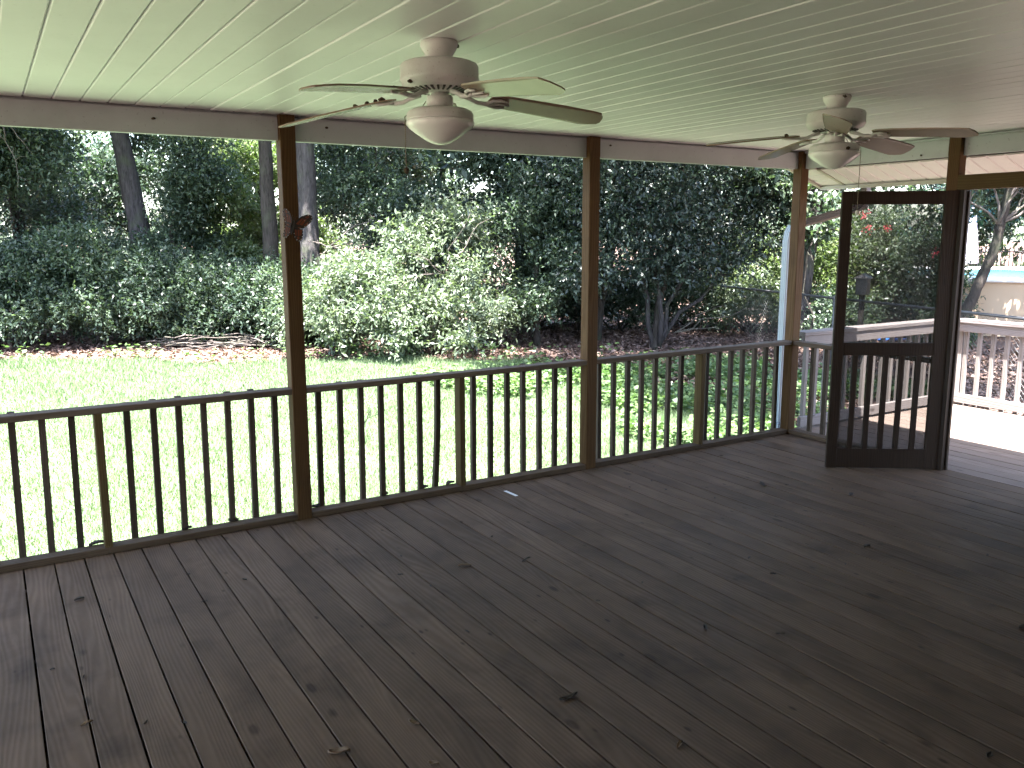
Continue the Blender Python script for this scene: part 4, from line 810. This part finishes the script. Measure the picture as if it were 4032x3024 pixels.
# sunny bushes beyond, right of the corner post, with pink flower heads
CG = 'sunny green bushes beyond the chain link fence'
for k, (x, y, r, h, leaf, lab) in enumerate([
        (15.6, 9.7, 1.3, 2.6, 'leaf_lime', 'sunny yellow green bush left of the downspout'),
        (14.9, 8.9, .9, 1.7, 'leaf_shrub', 'low pale bush at the foot of the sunny trees'),
        (16.2, 8.2, 1.2, 3.4, 'leaf_lime', 'tall bright green bush seen right of the corner post'),
        (17.6, 7.9, 1.2, 3.5, 'leaf_shrub', 'flowering bush behind the upper door screen at left'),
        (17.6, 6.6, 1.1, 2.6, 'leaf_mid', 'flowering bush behind the middle of the door screen'),
        (19.9, 11.4, 1.5, 3.8, 'leaf_mid', 'dark leafy bush behind the right of the door screen'),
        (12.7, 10.9, 1.0, 1.7, 'leaf_dark', 'low dark shrub behind the stems of the spreading tree'),
        (14.4, 10.3, 1.0, 1.6, 'leaf_dark', 'low dark shrub right of the spreading tree stems'),
        (11.7, 12.9, 1.1, 1.9, 'leaf_dark', 'dark shrub deep in the shade behind the middle post'),
        (14.6, 6.4, .8, 1.3, 'leaf_mid', 'low bush along the chain link fence left of the feeder post'),
        (16.4, 5.2, .55, .7, 'leaf_mid', 'small round bush on the bare ground beyond the fence')]):
    t = shrub('garden_bush', lab, (x, y), r, h, 1700 if r > 1 else 900, 9, .085, leaf, 800 + k, 5, CG, flat=.85, twig=.4)
    if k in (2, 3, 4):
        g = np.random.default_rng(900 + k); n = 3
        for q in range(n):
            a = g.uniform(3.3, 5.9); c = np.array([r*.85*math.cos(a), r*.85*math.sin(a), h*g.uniform(.35, .95)]); m_ = 24
            cen = c + g.normal(size=(m_, 3))*np.array([.055, .05, .045]); V = leaf_arrays(cen, unit(g.normal(size=(m_, 3))), unit(g.normal(size=(m_, 3))), np.full(m_, .042), np.full(m_, .036))
            quads_obj('flower_head', V, g.random(m_), M['petal'], t)
# dark conifer-like tree shading the doorway view, and the leaning dark trunk by the pool
tree('leaning_tree', 'dark leaning trunk with bare branches in front of the pool', 'tree', (12.35, 2.75), [(0, 0, -.05), (.28, -.16, .95), (.60, -.36, 1.95), (.75, -.5, 3.2), (1.2, -.7, 5.0)], .095, .05,
     [(.3, .1, 3.55, .9, .8, .4), (1.2, -.9, 3.5, .9, .8, .4), (2.0, -1.3, 3.3, .8, .7, .4), (-.5, .8, 3.9, .9, .8, .4), (1.0, -.6, 4.8, 1.6, 1.5, .7), (2.6, -.9, 4.6, 1.5, 1.4, .6), (-.3, 1.2, 4.9, 1.4, 1.3, .6), (2.0, .7, 4.2, 1.1, 1.0, .5), (-1.6, -1.6, 5.2, 1.1, 1.1, .5), (-1.4, -3.4, 5.3, 1.2, 1.2, .5), (-.2, -2.4, 5.1, 1.2, 1.2, .5), (.2, -4.2, 5.2, 1.2, 1.2, .5), (1.4, -2.8, 5.0, 1.3, 1.2, .5), (-1.7, .2, 5.3, 1.0, 1.0, .5)], 3600, 9, .085, 'leaf_dark', 'bark_dark', 730, 6, flat=.8)  # high lobes are added above the trunk to shade it and the ground
g8 = random.Random(31)
t8 = thing('bare_branches', 'tangle of bare grey branches at the upper right', 'branches', (12.95, 2.35, 2.05))
for e in ((.9, -.6, .75), (-.3, .2, 1.0), (1.2, -.8, .25), (.5, -.4, 1.15), (-.8, .6, .35), (1.5, -1.0, .9), (.2, -.3, .6)):
    m = MB(); p = limb_pts((0, 0, -.2), e, g8, .2, 6); m.tube(p, [.022*(1 - .75*j/6) for j in range(7)], 6)
    for q in range(4):
        s = p[2 + q % 4]; d = Vector((g8.uniform(-.4, .5), g8.uniform(-.4, .3), g8.uniform(-.25, .4))); pp = limb_pts(s, s + d, g8, .1, 4); m.tube(pp, [.008*(1 - .7*x/4) for x in range(5)], 5)
    m.build('branch', M['twig'], t8)
tree('shade_tree', 'dark shade tree filling the top of the doorway view', 'tree', (17.9, 3.2), [(0, 0, -.05), (0, .1, 2.5), (-.2, .2, 7)], .18, .09,
     [(-1.0, .8, 3.1, 1.1, 1.0, .45), (-.2, 1.6, 3.0, 1.2, 1.0, .5), (.8, 2.6, 3.1, 1.2, 1.1, .5), (-2.0, .3, 3.4, 1.1, 1.0, .5), (-1.5, 1.6, 3.9, 1.6, 1.4, .6), (.5, .2, 3.5, 1.4, 1.2, .6), (1.8, -1.0, 3.4, 1.3, 1.2, .6), (0, 1.0, 5.0, 2.4, 2.2, 1.0), (-2, -.6, 5.2, 1.8, 1.6, .8)], 3000, 8, .13, 'leaf_dark', 'bark_dark', 740, 8, flat=.8)
# bare branches and twigs
def twigs_thing(name, label, loc, ends, r, seed, sub=4, cat='branch', mat='twig'):
    g = random.Random(seed); t = thing(name, label, cat, loc)
    for e in ends:
        m = MB(); p = limb_pts((0, 0, 0), e, g, .15, 6); m.tube(p, [r*(1 - .75*j/6) for j in range(7)], 6); Lb = Vector(e).length
        for q in range(sub):
            s = p[2 + q % 4]; d = Vector((g.uniform(-.35, .35), g.uniform(-.35, .35), g.uniform(-.25, .30)))*Lb*.5; pp = limb_pts(s, s + d, g, .1, 4); m.tube(pp, [r*.4*(1 - .7*x/4) for x in range(5)], 5)
        m.build('branch', M[mat], t)
    return t
twigs_thing('dead_branch', 'pale dead branch behind the butterfly ornament', (6.2, 12.7, 1.45), ((1.1, -.5, .75), (.6, -.3, .1), (-.5, -.2, .15), (1.3, -.6, .0), (-.3, -.35, -.25)), .022, 41)
twigs_thing('dead_branch', 'pale dead branch hanging at the top left corner', (.55, 15.9, 4.0), ((-.3, -.1, -1.0), (.45, -.2, -.6), (.15, -.2, -1.3)), .016, 42)
twigs_thing('dead_branch', 'pale bare branches beside the corner post', (13.4, 7.0, 3.2), ((-.9, -.2, -.3), (-.5, -.5, .4), (.2, -.4, -1.2), (-1.3, 0, .15)), .018, 43)
twigs_thing('dead_branch', 'pale arching branch on the ground right of the spreading tree', (11.7, 8.0, -.25), ((.9, -.5, .55), (1.6, -.9, .45), (.6, -.7, .1)), .014, 44, 2)
twigs_thing('dead_branch', 'pale bare twigs poking out of the bright shrub', (7.2, 9.3, 1.0), ((-.9, -.4, .4), (.8, -.3, 1.0), (-1.1, -.5, -.2), (.3, -.5, 1.1)), .009, 45, 3)
bp = thing('brush_pile', 'pile of cut brown sticks in front of the left shrubs', 'brush pile', (3.75, 12.75, GZ)); g = random.Random(77)
for k in range(46):
    a = g.gauss(-.58, .28); L = g.uniform(.5, 1.3); cx, cy, cz = g.uniform(-1.0, 1.1), g.uniform(-.3, .35), .04 + g.random()*.34*(1 - abs(g.uniform(-.8, .8)))
    cx2 = cx*.85; cy2 = cy - .665*cx2; d = Vector((math.cos(a), math.sin(a), g.uniform(-.10, .14)))*L
    p0 = Vector((cx2, cy2, cz)) - d*.5; p1 = Vector((cx2, cy2, cz)) + d*.5; p0.z = max(p0.z, .012); p1.z = max(p1.z, .012)
    m = MB(); p = limb_pts(p0, p1, g, .05, 4); m.tube(p, [g.uniform(.006, .016)*(1 - .4*j/4) for j in range(5)], 5); m.build('stick', M['twig'], bp)
# far wood behind everything
lb = []; g = random.Random(88)
for k in range(64):
    a = math.radians(-14 + 104*k/63 + g.uniform(-1, 1)); D = g.uniform(32, 44); s = g.uniform(2.2, 3.4)
    for zz in (1.2, 3.8, 6.4, 9.0): lb.append((D*math.sin(a), -4.9 + D*math.cos(a), GZ + zz + g.uniform(-.8, .8), s, s, s*.8))
V, tone = crown(lb, 7000, 8, .34, seed=90, shell=.5, twig=.8, flat=.9)
o = quads_obj('far_wood', V, tone, M['leaf_far']); o['kind'] = 'stuff'; tag(o, 'sunlit far wood glimpsed through gaps in the trees', 'wood')

# ------------------------------------------------------------------ chain link fence, feeder, pool
cf = thing('chain_link_fence', 'low grey chain link fence beyond the deck', 'fence', (11.2, .9, GZ))
d = Vector((1.16, 4.33, 0)).normalized(); nrm = Vector((-d.y, d.x, 0))
def cfp(s, z, o=0): return tuple(d*s + nrm*o + Vector((0, 0, z)))
mb = MB(); mb.tube([cfp(-5, 1.19), cfp(7.5, 1.19)], .021, 8); mb.build('top_bar', M['steel'], cf)
for s in (-4.4, -1.6, 3.75):
    mb = MB(); mb.tube([cfp(s, -.05, .03), cfp(s, 1.24, .03)], .026, 8); mb.build('fence_post', M['steel'], cf)
mb = MB(); s = -5.0
while s < 6.2:
    mb.tube([cfp(s, .03), cfp(s + 1.15, 1.18)], .0017, 3, False, False); mb.tube([cfp(s + 1.15, .03, .004), cfp(s, 1.18, .004)], .0017, 3, False, False); s += .075
mb.build('wire_mesh', M['steel'], cf)['kind'] = 'stuff'
fd_ = thing('feeder_post', 'dark box on a post by the chain link fence', 'feeder', (13.5, 5.0, GZ), (0, 0, .4))
mb = MB(); mb.box(-.045, .045, -.045, .045, -.05, 1.18, .006); mb.build('post', M['bark_dark'], fd_)
mb = MB(); mb.box(-.13, .13, -.10, .10, 1.182, 1.46, .01); mb.build('box', M['black'], fd_)
mb = MB(); mb.prism([(-.16, -.13), (.16, -.13), (.16, .13), (-.16, .13)], 1.462, 1.480); mb.add([(-.16, -.13, 1.481), (.16, -.13, 1.481), (.16, .13, 1.481), (-.16, .13, 1.481), (-.10, 0, 1.56), (.10, 0, 1.56)], [(0, 1, 5, 4), (1, 2, 5), (2, 3, 4, 5), (3, 0, 4), (3, 2, 1, 0)]); mb.build('lid', M['black'], fd_)
twigs_thing('thin_stem', 'thin dark stem standing right of the corner post', (13.6, 6.3, GZ), ((.05, .02, 3.3),), .022, 46, 3, 'stem', 'bark_dark')
# pool
PX, PY, PR, PH = 22.3, 7.5, 3.75, 1.25
pool = thing('swimming_pool', 'round tan above ground pool with white rim beyond the fence', 'pool', (PX, PY, GZ))
mb = MB(); mb.lathe([(PR, 0), (PR, PH - .02)], 72); mb.lathe([(PR - .02, PH - .02), (PR - .02, .1)], 72); mb.build('wall', M['poolwall'], pool)
mb = MB(); mb.lathe([(PR - .12, PH - .03), (PR + .12, PH - .05), (PR + .13, PH), (PR + .09, PH + .04), (PR - .09, PH + .045), (PR - .12, PH - .03)], 72); mb.build('rim', M['white'], pool)
mb = MB(); mb.lathe([(0.001, PH - .42), (PR - .021, PH - .42)], 72); mb.build('water', M['water'], pool)
for k in range(20):
    a = 2*math.pi*k/20 + .1; mb = MB(); mb.box(-.06, .06, PR + .005, PR + .06, 0, PH - .04, .01); mb.build('upright', M['poolwall'], pool, rot=(0, 0, a))
ld = thing('pool_ladder', 'white A-frame pool ladder on the rim', 'ladder', (PX - 2.55, PY - 2.75, GZ), (0, 0, .75))
for sy in (-.25, .25):
    mb = MB(); mb.tube([(-.50, sy, 0), (-.12, sy, 1.86), (.10, sy, 1.86), (.42, sy, .15)], .045, 8); mb.build('rail', M['white'], ld)
for k in range(4):
    for sx in (-1, 1):
        mb = MB(); z = .35 + .34*k; xx_ = (-.50 + .38*z/1.86) if sx < 0 else (.42 - .32*(z - .15)/1.71); mb.box(xx_ - .06, xx_ + .06, -.25, .25, z, z + .035); mb.build('tread', M['white'], ld)
pf = thing('picket_fence', 'black metal picket fence behind the pool', 'fence', (25.4, 13.8, GZ + .55)); d = Vector((.60, -.80, 0))
mb = MB(); mb.box(-.010, .010, -.010, .010, 0, 1.28); pkm = mb.mesh('picket', M['black'])
for k in range(150): p = d*(-6 + .115*k); place('picket', pkm, pf, (p.x, p.y, 0))
for z in (.12, 1.14):
    mb = MB(); mb.tube([tuple(d*-6.1 + Vector((0, 0, z))), tuple(d*11.3 + Vector((0, 0, z)))], .018, 6); mb.build('fence_rail', M['black'], pf)
um = thing('patio_umbrella', 'closed pale lilac patio umbrella behind the pool', 'umbrella', (26.4, 10.7, GZ + .4))
mb = MB(); mb.tube([(0, 0, 0), (0, 0, 2.75)], .022, 8); mb.build('pole', M['white'], um)
mb = MB(); prof = [(.03, 2.72), (.09, 2.4), (.15, 1.8), (.20, 1.2), (.235, .95), (.10, .93)]; nn = 24
vs = [(r*(1 + .28*math.cos(6*2*math.pi*k/nn))*math.cos(2*math.pi*k/nn), r*(1 + .28*math.cos(6*2*math.pi*k/nn))*math.sin(2*math.pi*k/nn), z) for r, z in prof for k in range(nn)]
mb.add(vs, [(i*nn + (k + 1) % nn, i*nn + k, (i + 1)*nn + k, (i + 1)*nn + (k + 1) % nn) for i in range(5) for k in range(nn)], True); mb.build('canopy', M['umbrella'], um)
pt = thing('patio_table', 'white patio table behind the pool rim', 'table', (25.4, 10.4, GZ + .4), (0, 0, .3))
mb = MB(); mb.box(-.75, .75, -.45, .45, .70, .74, .01); mb.build('top', M['white'], pt)
for sx in (-.68, .68):
    for sy in (-.38, .38): mb = MB(); mb.tube([(sx, sy, 0), (sx, sy, .70)], .022, 6); mb.build('leg', M['white'], pt)
bt = thing('plastic_tub', 'bright blue plastic tub seen through the door screen', 'tub', (22.6, 10.3, GZ + 1.42))
mb = MB(); mb.lathe([(.02, 0), (.22, 0), (.25, .03), (.29, .34), (.31, .35), (.30, .37), (.27, .36), (.24, .05), (.02, .04)], 24); mb.build('shell', M['bluecover'], bt)
mb = MB(); mb.tube([(0, 0, -1.45), (0, 0, .02)], .07, 10); mb.build('stand', M['bark_dark'], bt)
pu = thing('pool_pump', 'grey pool filter tank on the bare ground beside the pool', 'filter', (18.4, 6.6, GZ))
mb = MB(); mb.lathe([(.02, 0), (.22, 0), (.24, .05), (.24, .50), (.20, .60), (.10, .66), (.02, .67)], 24); mb.build('tank', M['black'], pu)
mb = MB(); mb.lathe([(.05, .66), (.09, .68), (.09, .78), (.02, .80)], 16); mb.build('valve', M['gutter'], pu)
mb = MB(); mb.tube([(-.2, -.2, .10), (-.9, -.5, .03), (-1.8, -.4, .03), (-2.7, .1, .03), (-3.4, .6, .03)], .03, 8); mb.build('hose', M['bluecover'], pu)
